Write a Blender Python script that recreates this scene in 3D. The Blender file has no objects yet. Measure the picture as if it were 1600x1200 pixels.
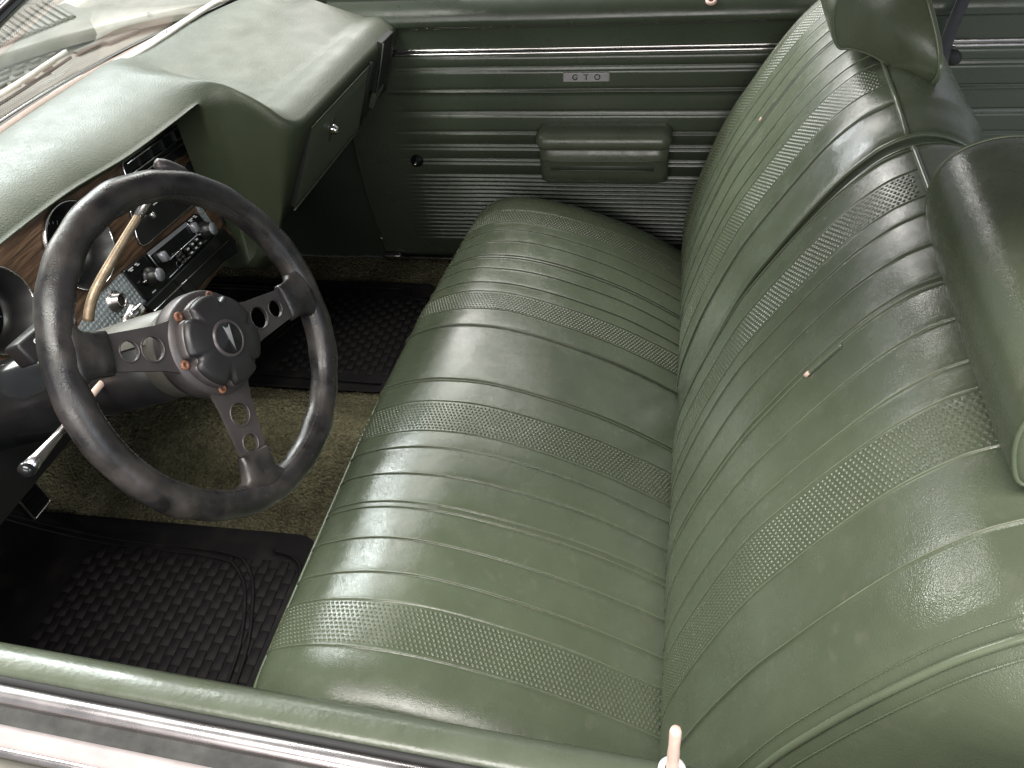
import bpy, bmesh, math, random
import numpy as np
from mathutils import Vector, Matrix
random.seed(4); np.random.seed(4)
SC = bpy.context.scene
COL = SC.collection

# ------------------------------------------------------------------ camera
# car axes: x towards the rear, y from driver door to passenger door, z up (0 = cabin floor)
CAMP = np.array([0.52632, -0.45978, 1.31855])
CR = np.array([0.981607, 0.172355, -0.082109])
CU = np.array([-0.051942, 0.654965, 0.753872])
CW = np.array([-0.183712, 0.735741, -0.65187])
FPX = 1358.84
cam = bpy.data.cameras.new('camera'); camo = bpy.data.objects.new('camera', cam); COL.objects.link(camo)
cam.sensor_width = 36.0; cam.lens = 36.0*FPX/1600.0; cam.clip_start = 0.02; cam.clip_end = 200
camo.matrix_world = Matrix(((CR[0], CU[0], -CW[0], CAMP[0]), (CR[1], CU[1], -CW[1], CAMP[1]), (CR[2], CU[2], -CW[2], CAMP[2]), (0, 0, 0, 1)))
SC.camera = camo

# ------------------------------------------------------------------ world and lamps (indoor hall light)
wd = bpy.data.worlds.new('World'); SC.world = wd; wd.use_nodes = True
bg = wd.node_tree.nodes['Background']; bg.inputs[0].default_value = (0.92, 0.95, 1.0, 1); bg.inputs[1].default_value = 0.48

def area(name, loc, target, sx, sy, power, color):
    l = bpy.data.lights.new(name, 'AREA'); l.shape = 'RECTANGLE'; l.size = sx; l.size_y = sy; l.energy = power; l.color = color
    o = bpy.data.objects.new(name, l); COL.objects.link(o); o.location = loc
    d = Vector(target) - Vector(loc); o.rotation_euler = d.to_track_quat('-Z', 'Y').to_euler(); return o
for lx_, ly_, lz_, sy_, pw, cl in ((-4.1, 2.2, 3.1, 2.2, 190, (1.0, 0.97, 0.93)), (-3.3, 3.9, 3.65, 1.7, 380, (0.95, 0.975, 1.0)), (-1.4, 5.1, 3.0, 2.2, 130, (1.0, 0.97, 0.93))):      # tall hall windows ahead and on the passenger side
    area('hall_window_light', (lx_, ly_, lz_), (0.1, 0.6, 0.3), 1.25, sy_, pw, cl)
area('ceiling_light', (0.25, -1.15, 3.5), (0.3, 0.15, 0.3), 3.0, 1.1, 240, (1.0, 0.955, 0.90))
area('ceiling_light', (-0.2, 3.3, 3.9), (0.2, 1.0, 0.3), 3.2, 1.5, 210, (1.0, 0.96, 0.91))
area('camera_side_fill', (0.2, -5.0, 2.5), (0.3, 1.2, 0.4), 5.0, 2.2, 260, (1.0, 0.96, 0.92))  # soft fill added behind the camera to brighten the far door
area('cool_window_light', (4.2, -2.2, 2.2), (0.6, 0.9, 0.7), 1.8, 1.4, 60, (0.72, 0.86, 1.0))
vs = SC.view_settings; vs.view_transform = 'Standard'; vs.look = 'None'; vs.exposure = 0.0; vs.gamma = 1.0; vs.use_curve_mapping = False
SC.cycles.max_bounces = 8

# ------------------------------------------------------------------ pixel helpers (a pixel is only a direction; the plane gives the distance)
def ray(px, py): return CW + CR*(px-800)/FPX - CU*(py-600)/FPX
def at(px, py, ax, val):
    d = ray(px, py); i = 'xyz'.index(ax); return CAMP + d*((val-CAMP[i])/d[i])
def onplane(px, py, o, n):
    d = ray(px, py); return CAMP + d*(((o-CAMP) @ n)/(d @ n))

# ------------------------------------------------------------------ materials
def new_mat(name):
    m = bpy.data.materials.new(name); m.use_nodes = True
    return m, m.node_tree, m.node_tree.nodes['Principled BSDF']
def material(name, col, rough=0.5, metal=0.0, grain=None, vary=0.0, vscale=6.0, rvary=0.0, coat=0.0, spec=0.5, dust=None, layers=None):
    """grain: list of (kind, scale, strength, distance). vary: brightness mottling of the thing's own colour."""
    m, nt, b = new_mat(name); N = nt.nodes; L = nt.links
    b.inputs['Roughness'].default_value = rough; b.inputs['Metallic'].default_value = metal
    b.inputs['Coat Weight'].default_value = coat; b.inputs['Specular IOR Level'].default_value = spec
    b.inputs['Base Color'].default_value = (*col, 1)
    tc = N.new('ShaderNodeTexCoord')
    if vary > 0:
        nz = N.new('ShaderNodeTexNoise'); nz.inputs['Scale'].default_value = vscale; nz.inputs['Detail'].default_value = 6; nz.inputs['Roughness'].default_value = 0.62
        L.new(tc.outputs['Object'], nz.inputs['Vector'])
        rp = N.new('ShaderNodeValToRGB'); rp.color_ramp.elements[0].position = 0.3; rp.color_ramp.elements[1].position = 0.7
        rp.color_ramp.elements[0].color = (*[c*(1-vary) for c in col], 1); rp.color_ramp.elements[1].color = (*[min(1, c*(1+vary)) for c in col], 1)
        L.new(nz.outputs['Fac'], rp.inputs['Fac']); out = rp.outputs['Color']
        if dust:
            nd = N.new('ShaderNodeTexNoise'); nd.inputs['Scale'].default_value = dust[1]; nd.inputs['Detail'].default_value = 8
            L.new(tc.outputs['Object'], nd.inputs['Vector'])
            r2 = N.new('ShaderNodeMapRange'); r2.inputs['From Min'].default_value = dust[2]; r2.inputs['From Max'].default_value = dust[3]; L.new(nd.outputs['Fac'], r2.inputs['Value'])
            mx = N.new('ShaderNodeMix'); mx.data_type = 'RGBA'; L.new(r2.outputs[0], mx.inputs[0]); L.new(out, mx.inputs[6]); mx.inputs[7].default_value = (*dust[0], 1); out = mx.outputs[2]
        L.new(out, b.inputs['Base Color'])
    if rvary > 0:
        n2 = N.new('ShaderNodeTexNoise'); n2.inputs['Scale'].default_value = vscale*2.3; n2.inputs['Detail'].default_value = 7
        L.new(tc.outputs['Object'], n2.inputs['Vector'])
        mr = N.new('ShaderNodeMapRange'); mr.inputs['From Min'].default_value = 0.3; mr.inputs['From Max'].default_value = 0.7
        mr.inputs['To Min'].default_value = max(0.02, rough-rvary); mr.inputs['To Max'].default_value = min(1, rough+rvary)
        L.new(n2.outputs['Fac'], mr.inputs['Value']); L.new(mr.outputs[0], b.inputs['Roughness'])
    prev = None
    for kind, scale, strength, dist in (grain or []):
        bp = N.new('ShaderNodeBump'); bp.inputs['Strength'].default_value = strength; bp.inputs['Distance'].default_value = dist
        if kind == 'vor':
            t = N.new('ShaderNodeTexVoronoi'); t.feature = 'DISTANCE_TO_EDGE'; t.inputs['Scale'].default_value = scale
            nw = N.new('ShaderNodeTexNoise'); nw.inputs['Scale'].default_value = scale*0.6; L.new(tc.outputs['Object'], nw.inputs['Vector'])
            mv = N.new('ShaderNodeVectorMath'); mv.operation = 'MULTIPLY_ADD'; mv.inputs[1].default_value = (1.2/scale,)*3
            L.new(nw.outputs['Color'], mv.inputs[0]); L.new(tc.outputs['Object'], mv.inputs[2]); L.new(mv.outputs[0], t.inputs['Vector'])
            L.new(t.outputs['Distance'], bp.inputs['Height'])
        elif kind == 'cell':
            t = N.new('ShaderNodeTexVoronoi'); t.inputs['Scale'].default_value = scale; L.new(tc.outputs['Object'], t.inputs['Vector']); L.new(t.outputs['Distance'], bp.inputs['Height']); bp.invert = True
        else:
            t = N.new('ShaderNodeTexNoise'); t.inputs['Scale'].default_value = scale; t.inputs['Detail'].default_value = 5
            L.new(tc.outputs['Object'], t.inputs['Vector']); L.new(t.outputs['Fac'], bp.inputs['Height'])
        if prev: L.new(prev.outputs[0], bp.inputs['Normal'])
        prev = bp
    if prev: L.new(prev.outputs[0], b.inputs['Normal'])
    return m

GREEN = (0.072, 0.087, 0.056)
M = {}
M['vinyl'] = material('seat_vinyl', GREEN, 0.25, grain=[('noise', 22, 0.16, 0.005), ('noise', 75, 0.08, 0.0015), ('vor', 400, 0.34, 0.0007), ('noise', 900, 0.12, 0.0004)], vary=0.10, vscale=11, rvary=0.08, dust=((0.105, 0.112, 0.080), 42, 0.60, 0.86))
M['weave'] = material('weave_vinyl', (0.074, 0.086, 0.054), 0.26, vary=0.05, vscale=20)
M['piping'] = material('piping_vinyl', (0.095, 0.115, 0.074), 0.25, vary=0.06, vscale=40)
M['welt'] = material('highlight_pleat_welt', (0.125, 0.142, 0.096), 0.27, vary=0.18, vscale=30)  # paler than the seat vinyl: the bead's highlight is painted in
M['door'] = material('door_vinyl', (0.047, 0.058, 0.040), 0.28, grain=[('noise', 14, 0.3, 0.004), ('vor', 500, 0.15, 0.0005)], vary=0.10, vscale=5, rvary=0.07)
M['paint'] = material('green_painted_metal', (0.070, 0.082, 0.056), 0.32, grain=[('noise', 160, 0.35, 0.001)], vary=0.10, vscale=18, rvary=0.08)
M['dash'] = material('dash_pad_vinyl', (0.034, 0.042, 0.024), 0.47, spec=0.4, grain=[('vor', 210, 0.42, 0.0013), ('noise', 700, 0.15, 0.0005)], vary=0.07, vscale=8, rvary=0.05)
M['dashplain'] = material('dash_plastic', (0.064, 0.076, 0.050), 0.40, grain=[('noise', 600, 0.12, 0.0005)], vary=0.05, vscale=8)
M['leather'] = material('worn_black_leather', (0.014, 0.0125, 0.013), 0.34, grain=[('vor', 520, 0.35, 0.0006), ('noise', 60, 0.4, 0.0015)], vary=0.55, vscale=26, rvary=0.13, dust=((0.055, 0.047, 0.042), 22, 0.48, 0.80))
M['blackplastic'] = material('black_plastic', (0.012, 0.011, 0.012), 0.42, vary=0.25, vscale=14, rvary=0.08)
M['gloss_black'] = material('gloss_black', (0.008, 0.008, 0.009), 0.15, vary=0.2, vscale=12)
M['rubber'] = material('black_rubber', (0.006, 0.005, 0.006), 0.72, spec=0.2, grain=[('noise', 400, 0.2, 0.0006)], vary=0.3, vscale=10, rvary=0.1, dust=((0.020, 0.018, 0.016), 18, 0.50, 0.82))
M['spoke'] = material('aged_grey_metal', (0.075, 0.066, 0.066), 0.42, metal=0.55, grain=[('noise', 500, 0.12, 0.0003)], vary=0.22, vscale=22, rvary=0.1)
M['column'] = material('column_paint', (0.085, 0.08, 0.068), 0.45, metal=0.2, grain=[('noise', 800, 0.25, 0.0004)], vary=0.15, vscale=30)
M['chrome'] = material('chrome', (0.72, 0.70, 0.69), 0.14, metal=1.0, vary=0.08, vscale=30, rvary=0.07)
M['dullchrome'] = material('dull_chrome', (0.50, 0.465, 0.46), 0.28, metal=1.0, vary=0.12, vscale=14, rvary=0.05)
M['knobface'] = material('knob_face', (0.42, 0.42, 0.46), 0.35, metal=0.6, vary=0.08, vscale=60)
M['brass'] = material('worn_gold_rod', (0.27, 0.20, 0.135), 0.42, metal=0.6, grain=[('noise', 300, 0.3, 0.0006)], vary=0.3, vscale=50, rvary=0.1)
M['rust'] = material('rusty_screw', (0.19, 0.085, 0.05), 0.6, metal=0.3, grain=[('noise', 900, 0.5, 0.0006)], vary=0.4, vscale=180)
M['cream'] = material('aged_cream_plastic', (0.58, 0.42, 0.35), 0.4, vary=0.1, vscale=90)
M['white'] = material('white_mark', (0.75, 0.75, 0.74), 0.5)
M['pink'] = material('weathered_trim', (0.30, 0.255, 0.25), 0.55, grain=[('noise', 90, 0.3, 0.001)], vary=0.18, vscale=25)
M['felt'] = material('window_felt', (0.045, 0.045, 0.042), 0.8, grain=[('noise', 300, 0.5, 0.001)], vary=0.4, vscale=40)
M['bodypaint'] = material('dusty_body_paint', (0.135, 0.13, 0.112), 0.6, spec=0.25, vary=0.07, vscale=5, rvary=0.1, dust=((0.19, 0.18, 0.158), 9, 0.45, 0.75))
M['cowlpaint'] = material('dusty_cowl_paint', (0.115, 0.11, 0.094), 0.7, spec=0.2, vary=0.12, vscale=7, dust=((0.16, 0.15, 0.132), 12, 0.45, 0.8))
M['slot'] = material('dark_slot', (0.06, 0.05, 0.042), 0.8, vary=0.3, vscale=50)
M['wiper'] = material('wiper_metal', (0.55, 0.53, 0.48), 0.4, metal=0.25, vary=0.12, vscale=40)
M['grille'] = material('brown_speaker_grille', (0.30, 0.215, 0.18), 0.55, vary=0.15, vscale=60)
M['belt'] = material('belt_webbing', (0.030, 0.031, 0.034), 0.75, grain=[('noise', 700, 0.4, 0.0006)], vary=0.2, vscale=60)
M['mould'] = material('dark_underdash', (0.010, 0.010, 0.010), 0.7, vary=0.2, vscale=10)
M['kick'] = material('kick_panel_vinyl', (0.030, 0.040, 0.027), 0.5, grain=[('noise', 400, 0.2, 0.0006)], vary=0.1, vscale=8)

def mat_carpet():
    m, nt, b = new_mat('olive_loop_carpet'); N = nt.nodes; L = nt.links
    b.inputs['Roughness'].default_value = 0.95; b.inputs['Specular IOR Level'].default_value = 0.15
    tc = N.new('ShaderNodeTexCoord')
    n1 = N.new('ShaderNodeTexNoise'); n1.inputs['Scale'].default_value = 9; n1.inputs['Detail'].default_value = 6; L.new(tc.outputs['Object'], n1.inputs['Vector'])
    v = N.new('ShaderNodeTexVoronoi'); v.inputs['Scale'].default_value = 165; L.new(tc.outputs['Object'], v.inputs['Vector'])
    r1 = N.new('ShaderNodeValToRGB'); r1.color_ramp.elements[0].color = (0.075, 0.068, 0.040, 1); r1.color_ramp.elements[1].color = (0.17, 0.155, 0.095, 1)
    r1.color_ramp.elements[0].position = 0.32; r1.color_ramp.elements[1].position = 0.68; L.new(n1.outputs['Fac'], r1.inputs['Fac'])
    hs = N.new('ShaderNodeHueSaturation'); L.new(r1.outputs['Color'], hs.inputs['Color'])
    mr = N.new('ShaderNodeMapRange'); mr.inputs['To Min'].default_value = 0.65; mr.inputs['To Max'].default_value = 1.35; L.new(v.outputs['Color'], mr.inputs['Value']); L.new(mr.outputs[0], hs.inputs['Value'])
    L.new(hs.outputs['Color'], b.inputs['Base Color'])
    bp = N.new('ShaderNodeBump'); bp.invert = True; bp.inputs['Strength'].default_value = 1.0; bp.inputs['Distance'].default_value = 0.007; L.new(v.outputs['Distance'], bp.inputs['Height'])
    n2 = N.new('ShaderNodeTexNoise'); n2.inputs['Scale'].default_value = 600; L.new(tc.outputs['Object'], n2.inputs['Vector'])
    b2 = N.new('ShaderNodeBump'); b2.inputs['Strength'].default_value = 0.6; b2.inputs['Distance'].default_value = 0.002; L.new(n2.outputs['Fac'], b2.inputs['Height']); L.new(bp.outputs[0], b2.inputs['Normal'])
    L.new(b2.outputs[0], b.inputs['Normal']); return m
M['carpet'] = mat_carpet()

def mat_wood():
    m, nt, b = new_mat('woodgrain_veneer'); N = nt.nodes; L = nt.links
    b.inputs['Roughness'].default_value = 0.38
    tc = N.new('ShaderNodeTexCoord'); mp = N.new('ShaderNodeMapping'); mp.inputs['Scale'].default_value = (60, 7, 120); mp.inputs['Rotation'].default_value = (0.06, 0, 0); L.new(tc.outputs['Object'], mp.inputs['Vector'])
    n = N.new('ShaderNodeTexNoise'); n.inputs['Scale'].default_value = 1.6; n.inputs['Detail'].default_value = 9; n.inputs['Distortion'].default_value = 0.6; L.new(mp.outputs[0], n.inputs['Vector'])
    r = N.new('ShaderNodeValToRGB'); e = r.color_ramp.elements; e[0].position = 0.30; e[0].color = (0.022, 0.012, 0.007, 1); e[1].position = 0.72; e[1].color = (0.20, 0.115, 0.07, 1)
    k = e.new(0.5); k.color = (0.085, 0.046, 0.026, 1)
    L.new(n.outputs['Fac'], r.inputs['Fac']); L.new(r.outputs['Color'], b.inputs['Base Color']); return m
M['wood'] = mat_wood()

def mat_turned():
    # engine-turned plate: rows of overlapping brushed swirls
    m, nt, b = new_mat('engine_turned_metal'); N = nt.nodes; L = nt.links
    b.inputs['Metallic'].default_value = 0.7; b.inputs['Base Color'].default_value = (0.60, 0.64, 0.70, 1)
    tc = N.new('ShaderNodeTexCoord'); v = N.new('ShaderNodeTexVoronoi'); v.inputs['Scale'].default_value = 120; v.inputs['Randomness'].default_value = 0.1; L.new(tc.outputs['Object'], v.inputs['Vector'])
    mr = N.new('ShaderNodeMapRange'); mr.inputs['To Min'].default_value = 0.18; mr.inputs['To Max'].default_value = 0.5; L.new(v.outputs['Distance'], mr.inputs['Value']); L.new(mr.outputs[0], b.inputs['Roughness'])
    bp = N.new('ShaderNodeBump'); bp.inputs['Strength'].default_value = 0.8; bp.inputs['Distance'].default_value = 0.002; L.new(v.outputs['Distance'], bp.inputs['Height']); L.new(bp.outputs[0], b.inputs['Normal']); return m
M['turned'] = mat_turned()

def mat_glass():
    m, nt, b = new_mat('windshield_glass'); N = nt.nodes; L = nt.links
    N.remove(b); out = N['Material Output']
    tr = N.new('ShaderNodeBsdfTransparent'); tr.inputs[0].default_value = (0.86, 0.90, 0.87, 1)
    gl = N.new('ShaderNodeBsdfGlossy'); gl.inputs['Roughness'].default_value = 0.02
    df = N.new('ShaderNodeBsdfDiffuse'); df.inputs[0].default_value = (0.7, 0.68, 0.62, 1)
    fr = N.new('ShaderNodeFresnel'); fr.inputs[0].default_value = 1.45
    mx = N.new('ShaderNodeMixShader'); L.new(fr.outputs[0], mx.inputs[0]); L.new(tr.outputs[0], mx.inputs[1]); L.new(gl.outputs[0], mx.inputs[2])
    tc = N.new('ShaderNodeTexCoord'); n = N.new('ShaderNodeTexNoise'); n.inputs['Scale'].default_value = 30; n.inputs['Detail'].default_value = 8; L.new(tc.outputs['Object'], n.inputs['Vector'])
    mr = N.new('ShaderNodeMapRange'); mr.inputs['From Min'].default_value = 0.35; mr.inputs['From Max'].default_value = 0.8; mr.inputs['To Min'].default_value = 0.03; mr.inputs['To Max'].default_value = 0.12; L.new(n.outputs['Fac'], mr.inputs['Value'])
    m2 = N.new('ShaderNodeMixShader'); L.new(mr.outputs[0], m2.inputs[0]); L.new(mx.outputs[0], m2.inputs[1]); L.new(df.outputs[0], m2.inputs[2]); L.new(m2.outputs[0], out.inputs[0]); return m
M['glass'] = mat_glass()

# ------------------------------------------------------------------ object helpers
def V(*a): return np.array(a, float)
def unit(a): a = np.asarray(a, float); return a/np.linalg.norm(a)
def thing(name, label, cat, loc=(0, 0, 0), group=None):
    o = bpy.data.objects.new(name, None); COL.objects.link(o); o.location = loc; o.empty_display_size = 0.05
    o['label'] = label; o['category'] = cat
    if group: o['group'] = group
    bpy.context.view_layer.update(); return o
def chain_offset(p):
    off = Vector((0, 0, 0))
    while p is not None: off += Vector(p.location); p = p.parent
    return off
def link_mesh(name, me, mat, parent=None, smooth=True):
    if mat is not None and len(me.materials) == 0: me.materials.append(M[mat])
    if smooth: me.polygons.foreach_set('use_smooth', [True]*len(me.polygons))
    o = bpy.data.objects.new(name, me); COL.objects.link(o)
    if parent is not None:
        o.parent = parent; o.location = (0, 0, 0); o.matrix_parent_inverse = Matrix.Translation(-chain_offset(parent)) if parent.type == 'EMPTY' else Matrix.Identity(4)
    return o
def mesh(name, verts, faces, mat, parent=None, smooth=True):
    me = bpy.data.meshes.new(name); me.from_pydata([tuple(map(float, v)) for v in verts], [], [tuple(map(int, f)) for f in faces]); me.update()
    return link_mesh(name, me, mat, parent, smooth)
def struct(o): o['kind'] = 'structure'; return o
def stuff(o): o['kind'] = 'stuff'; return o
def from_bm(name, bm, mat, parent=None, smooth=False):
    bmesh.ops.recalc_face_normals(bm, faces=bm.faces)
    me = bpy.data.meshes.new(name); bm.to_mesh(me); bm.free(); return link_mesh(name, me, mat, parent, smooth)
def grid(name, P, mat, parent=None, cu=False, cv=False, caps=False):
    P = np.asarray(P, float); a, b = P.shape[:2]; idx = np.arange(a*b).reshape(a, b); F = []
    iu = range(a if cu else a-1); iv = range(b if cv else b-1)
    for i in iu:
        i2 = (i+1) % a
        for j in iv:
            j2 = (j+1) % b; F.append((idx[i, j], idx[i, j2], idx[i2, j2], idx[i2, j]))
    if caps: F.append(tuple(idx[0, ::-1])); F.append(tuple(idx[-1]))
    return mesh(name, P.reshape(-1, 3), F, mat, parent)
def spline(pts, n, closed=False):
    """Catmull-Rom through pts, n samples evenly spaced in arc length."""
    p = np.asarray(pts, float); m = len(p)
    Q = np.vstack([p[-1], p, p[0], p[1]]) if closed else np.vstack([2*p[0]-p[1], p, 2*p[-1]-p[-2]])
    out = []
    for i in range(m if closed else m-1):
        a, b, c, d = Q[i:i+4]
        for t in np.linspace(0, 1, 24, endpoint=False):
            out.append(0.5*((2*b)+(-a+c)*t+(2*a-5*b+4*c-d)*t*t+(-a+3*b-3*c+d)*t**3))
    out.append(p[0] if closed else p[-1]); out = np.array(out)
    s = np.r_[0, np.cumsum(np.linalg.norm(np.diff(out, axis=0), axis=1))]
    t = np.linspace(0, s[-1], n, endpoint=not closed)
    return np.stack([np.interp(t, s, out[:, k]) for k in range(p.shape[1])], 1)
def tube(name, pts, r, mat, parent=None, n=8, closed=False, caps=True):
    p = np.asarray(pts, float); m = len(p); r = np.broadcast_to(np.asarray(r, float), (m,))
    T = (np.roll(p, -1, 0)-np.roll(p, 1, 0)) if closed else np.gradient(p, axis=0)
    T /= np.linalg.norm(T, axis=1)[:, None]
    ref = V(0, 0, 1) if abs(T[0, 2]) < 0.9 else V(1, 0, 0)
    N = np.zeros_like(p); nn = unit(np.cross(T[0], ref))
    for i in range(m):
        nn = unit(nn - T[i]*(nn @ T[i])); N[i] = nn
    B = np.cross(T, N); a = np.linspace(0, 2*math.pi, n, endpoint=False)
    P = p[:, None]+r[:, None, None]*(np.cos(a)[None, :, None]*N[:, None]+np.sin(a)[None, :, None]*B[:, None])
    return grid(name, P, mat, parent, cu=closed, cv=True, caps=caps and not closed)
def frame(n, up=(0, 0, 1)):
    n = unit(n); u = np.cross(up, n)
    if np.linalg.norm(u) < 1e-4: u = np.cross((1, 0, 0), n)
    u = unit(u); return u, np.cross(n, u), n
def lathe(name, prof, o, axis, mat, parent=None, n=32, cap=True):
    """prof: (radius, height along axis)."""
    u, v, w = frame(axis); a = np.linspace(0, 2*math.pi, n, endpoint=False)
    P = np.array([[np.asarray(o)+w*h+r*(math.cos(t)*u+math.sin(t)*v) for t in a] for r, h in prof])
    return grid(name, P, mat, parent, cv=True, caps=cap)
def box(name, o, U, W, N_, mat, parent=None, bevel=0.0, seg=2, taper=1.0):
    """o centre of the box; U,W,N_ half-extent vectors (any directions)."""
    o, U, W, N_ = map(lambda q: np.asarray(q, float), (o, U, W, N_)); bm = bmesh.new()
    vs_ = [bm.verts.new(o+a*U*(taper if c > 0 else 1)+b*W*(taper if c > 0 else 1)+c*N_) for c in (-1, 1) for b in (-1, 1) for a in (-1, 1)]
    for f in ((0, 2, 3, 1), (4, 5, 7, 6), (0, 1, 5, 4), (2, 6, 7, 3), (0, 4, 6, 2), (1, 3, 7, 5)): bm.faces.new([vs_[i] for i in f])
    if bevel > 0: bmesh.ops.bevel(bm, geom=list(bm.edges), offset=bevel, segments=seg, profile=0.5, affect='EDGES', clamp_overlap=True)
    ob = from_bm(name, bm, mat, parent, smooth=bevel > 0); return ob
def slab(name, poly, n, depth, mat, parent=None, bevel=0.0, holes=(), seg=2):
    """poly: 3D planar outline, extruded by depth along -n (poly is the front). holes: (centre3d, radius) cut through."""
    n = unit(n); bm = bmesh.new(); poly = [np.asarray(p, float) for p in poly]
    if not holes:
        top = [bm.verts.new(p) for p in poly]; bot = [bm.verts.new(p-n*depth) for p in poly]; k = len(poly)
        bm.faces.new(top); bm.faces.new(bot[::-1])
        for i in range(k): bm.faces.new([top[i], bot[i], bot[(i+1) % k], top[(i+1) % k]])
        if bevel > 0:
            bmesh.ops.recalc_face_normals(bm, faces=bm.faces)
            bmesh.ops.bevel(bm, geom=[e for e in bm.edges if all(v in top for v in e.verts)], offset=bevel, segments=seg, profile=0.5, affect='EDGES', clamp_overlap=True)
        return from_bm(name, bm, mat, parent, smooth=False)
    edges = []; rings = []
    def ring(pts):
        vv = [bm.verts.new(p) for p in pts]; rings.append(vv)
        for i in range(len(vv)): edges.append(bm.edges.new((vv[i], vv[(i+1) % len(vv)])))
    ring(poly); u, w, _ = frame(n)
    for c, rr in holes: ring([np.asarray(c)+rr*(math.cos(t)*u+math.sin(t)*w) for t in np.linspace(0, 2*math.pi, 20, endpoint=False)])
    res = bmesh.ops.triangle_fill(bm, edges=edges, use_beauty=True, use_dissolve=False)
    faces = [g for g in res['geom'] if isinstance(g, bmesh.types.BMFace)]
    ex = bmesh.ops.extrude_face_region(bm, geom=faces)
    bmesh.ops.translate(bm, verts=[g for g in ex['geom'] if isinstance(g, bmesh.types.BMVert)], vec=Vector(-n*depth))
    return from_bm(name, bm, mat, parent, smooth=False)
def text(name, body, o, u, w, size, mat, parent=None, ext=0.0006, bold=0.0):
    cu = bpy.data.curves.new(name, 'FONT'); cu.body = body; cu.size = size; cu.extrude = ext; cu.align_x = 'CENTER'; cu.align_y = 'CENTER'; cu.offset = bold
    tmp = bpy.data.objects.new('tmp', cu); COL.objects.link(tmp); bpy.context.view_layer.update()
    me = bpy.data.meshes.new_from_object(tmp.evaluated_get(bpy.context.evaluated_depsgraph_get())); bpy.data.objects.remove(tmp)
    u = unit(u); w = unit(w); n = np.cross(u, w)
    me.transform(Matrix(((u[0], w[0], n[0], o[0]), (u[1], w[1], n[1], o[1]), (u[2], w[2], n[2], o[2]), (0, 0, 0, 1))))
    me.materials.clear(); return link_mesh(name, me, mat, parent, smooth=False)
def rrect(c, u, w, hu, hw, r, k=5):
    """rounded rectangle outline in 3D."""
    P = []
    for sx, sy, a0 in ((1, 1, 0), (-1, 1, 90), (-1, -1, 180), (1, -1, 270)):
        for t in np.linspace(a0, a0+90, k+1): P.append(c+u*(sx*(hu-r)+r*math.cos(math.radians(t)))+w*(sy*(hw-r)+r*math.sin(math.radians(t))))
    return P
def snoise(x, y, seed=0, oct_=4, f0=1.0):
    rs = np.random.RandomState(seed); out = 0; amp = 1.0
    for k in range(oct_):
        for _ in range(4):
            a = rs.uniform(0, 2*math.pi); ph = rs.uniform(0, 7); q = f0*2**k*rs.uniform(0.7, 1.3)
            out = out + amp*0.35*np.sin(q*(x*math.cos(a)+y*math.sin(a))+ph)
        amp *= 0.5
    return out

# ================================================================== SETTING: floor, side and firewall
TUN_Y, TUN_W, TUN_H = 0.74, 0.235, 0.13
def floor_z(x, y):
    x = np.asarray(x, float); y = np.asarray(y, float)
    t = np.clip(np.abs(y-TUN_Y)/TUN_W, 0, 1); z = TUN_H*(0.5+0.5*np.cos(math.pi*t))**0.8
    toe = np.clip((-x-0.78)/0.34, 0, 1); z = np.maximum(z, 0)+0.30*toe**1.3
    return z
nx, ny = 380, 300
X = np.linspace(-1.14, 0.95, nx); Y = np.linspace(-0.12, 1.545, ny); XX, YY = np.meshgrid(X, Y, indexing='ij')
ZZ = floor_z(XX, YY)
ZZ += 0.004*snoise(XX, YY, 3, 4, 16) + 0.0016*np.random.randn(nx, ny)
# two loose creases over the tunnel, beneath the column
for (x0, y0, x1, y1, am) in ((-0.62, 0.62, -0.60, 0.95, 0.012), (-0.50, 0.60, -0.66, 0.80, 0.010), (-0.72, 0.50, -0.60, 0.60, 0.009)):
    d = V(x1-x0, y1-y0); l = np.linalg.norm(d); d /= l; s = (XX-x0)*d[0]+(YY-y0)*d[1]; q = -(XX-x0)*d[1]+(YY-y0)*d[0]+0.012*np.sin(s*40)
    ZZ += am*np.exp(-(q/0.012)**2)*np.clip(np.minimum(s, l-s)/0.04+0.5, 0, 1)
struct(grid('floor_carpet', np.stack([XX, YY, ZZ], 2), 'carpet'))
struct(mesh('firewall', [(-1.12, -0.14, 0), (-1.12, 1.55, 0), (-1.12, 1.55, 0.72), (-1.12, -0.14, 0.72)], [(0, 1, 2, 3)], 'mould'))

# ================================================================== FRONT BENCH SEAT
class Profile:
    def __init__(s, pts, n=160):
        s.P = spline(pts, n); d = np.gradient(s.P, axis=0); d /= np.linalg.norm(d, axis=1)[:, None]
        s.T = d; s.N = np.stack([-d[:, 1], d[:, 0]], 1)     # left of travel = outward when travelling rearward over a top
        s.s = np.r_[0, np.cumsum(np.linalg.norm(np.diff(s.P, axis=0), axis=1))]
    def at(s, q):
        q = np.asarray(q, float); return (np.stack([np.interp(q, s.s, s.P[:, k]) for k in (0, 1)], -1), np.stack([np.interp(q, s.s, s.N[:, k]) for k in (0, 1)], -1))
    def find(s, x=None, z=None, lo=0):
        c = s.P[:, 0] if x is not None else s.P[:, 1]; v = x if x is not None else z; i = np.argmin(np.abs(c-v)+1e3*(s.P[:, 0] > 0.8)*(z is not None)); return s.s[i]

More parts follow.
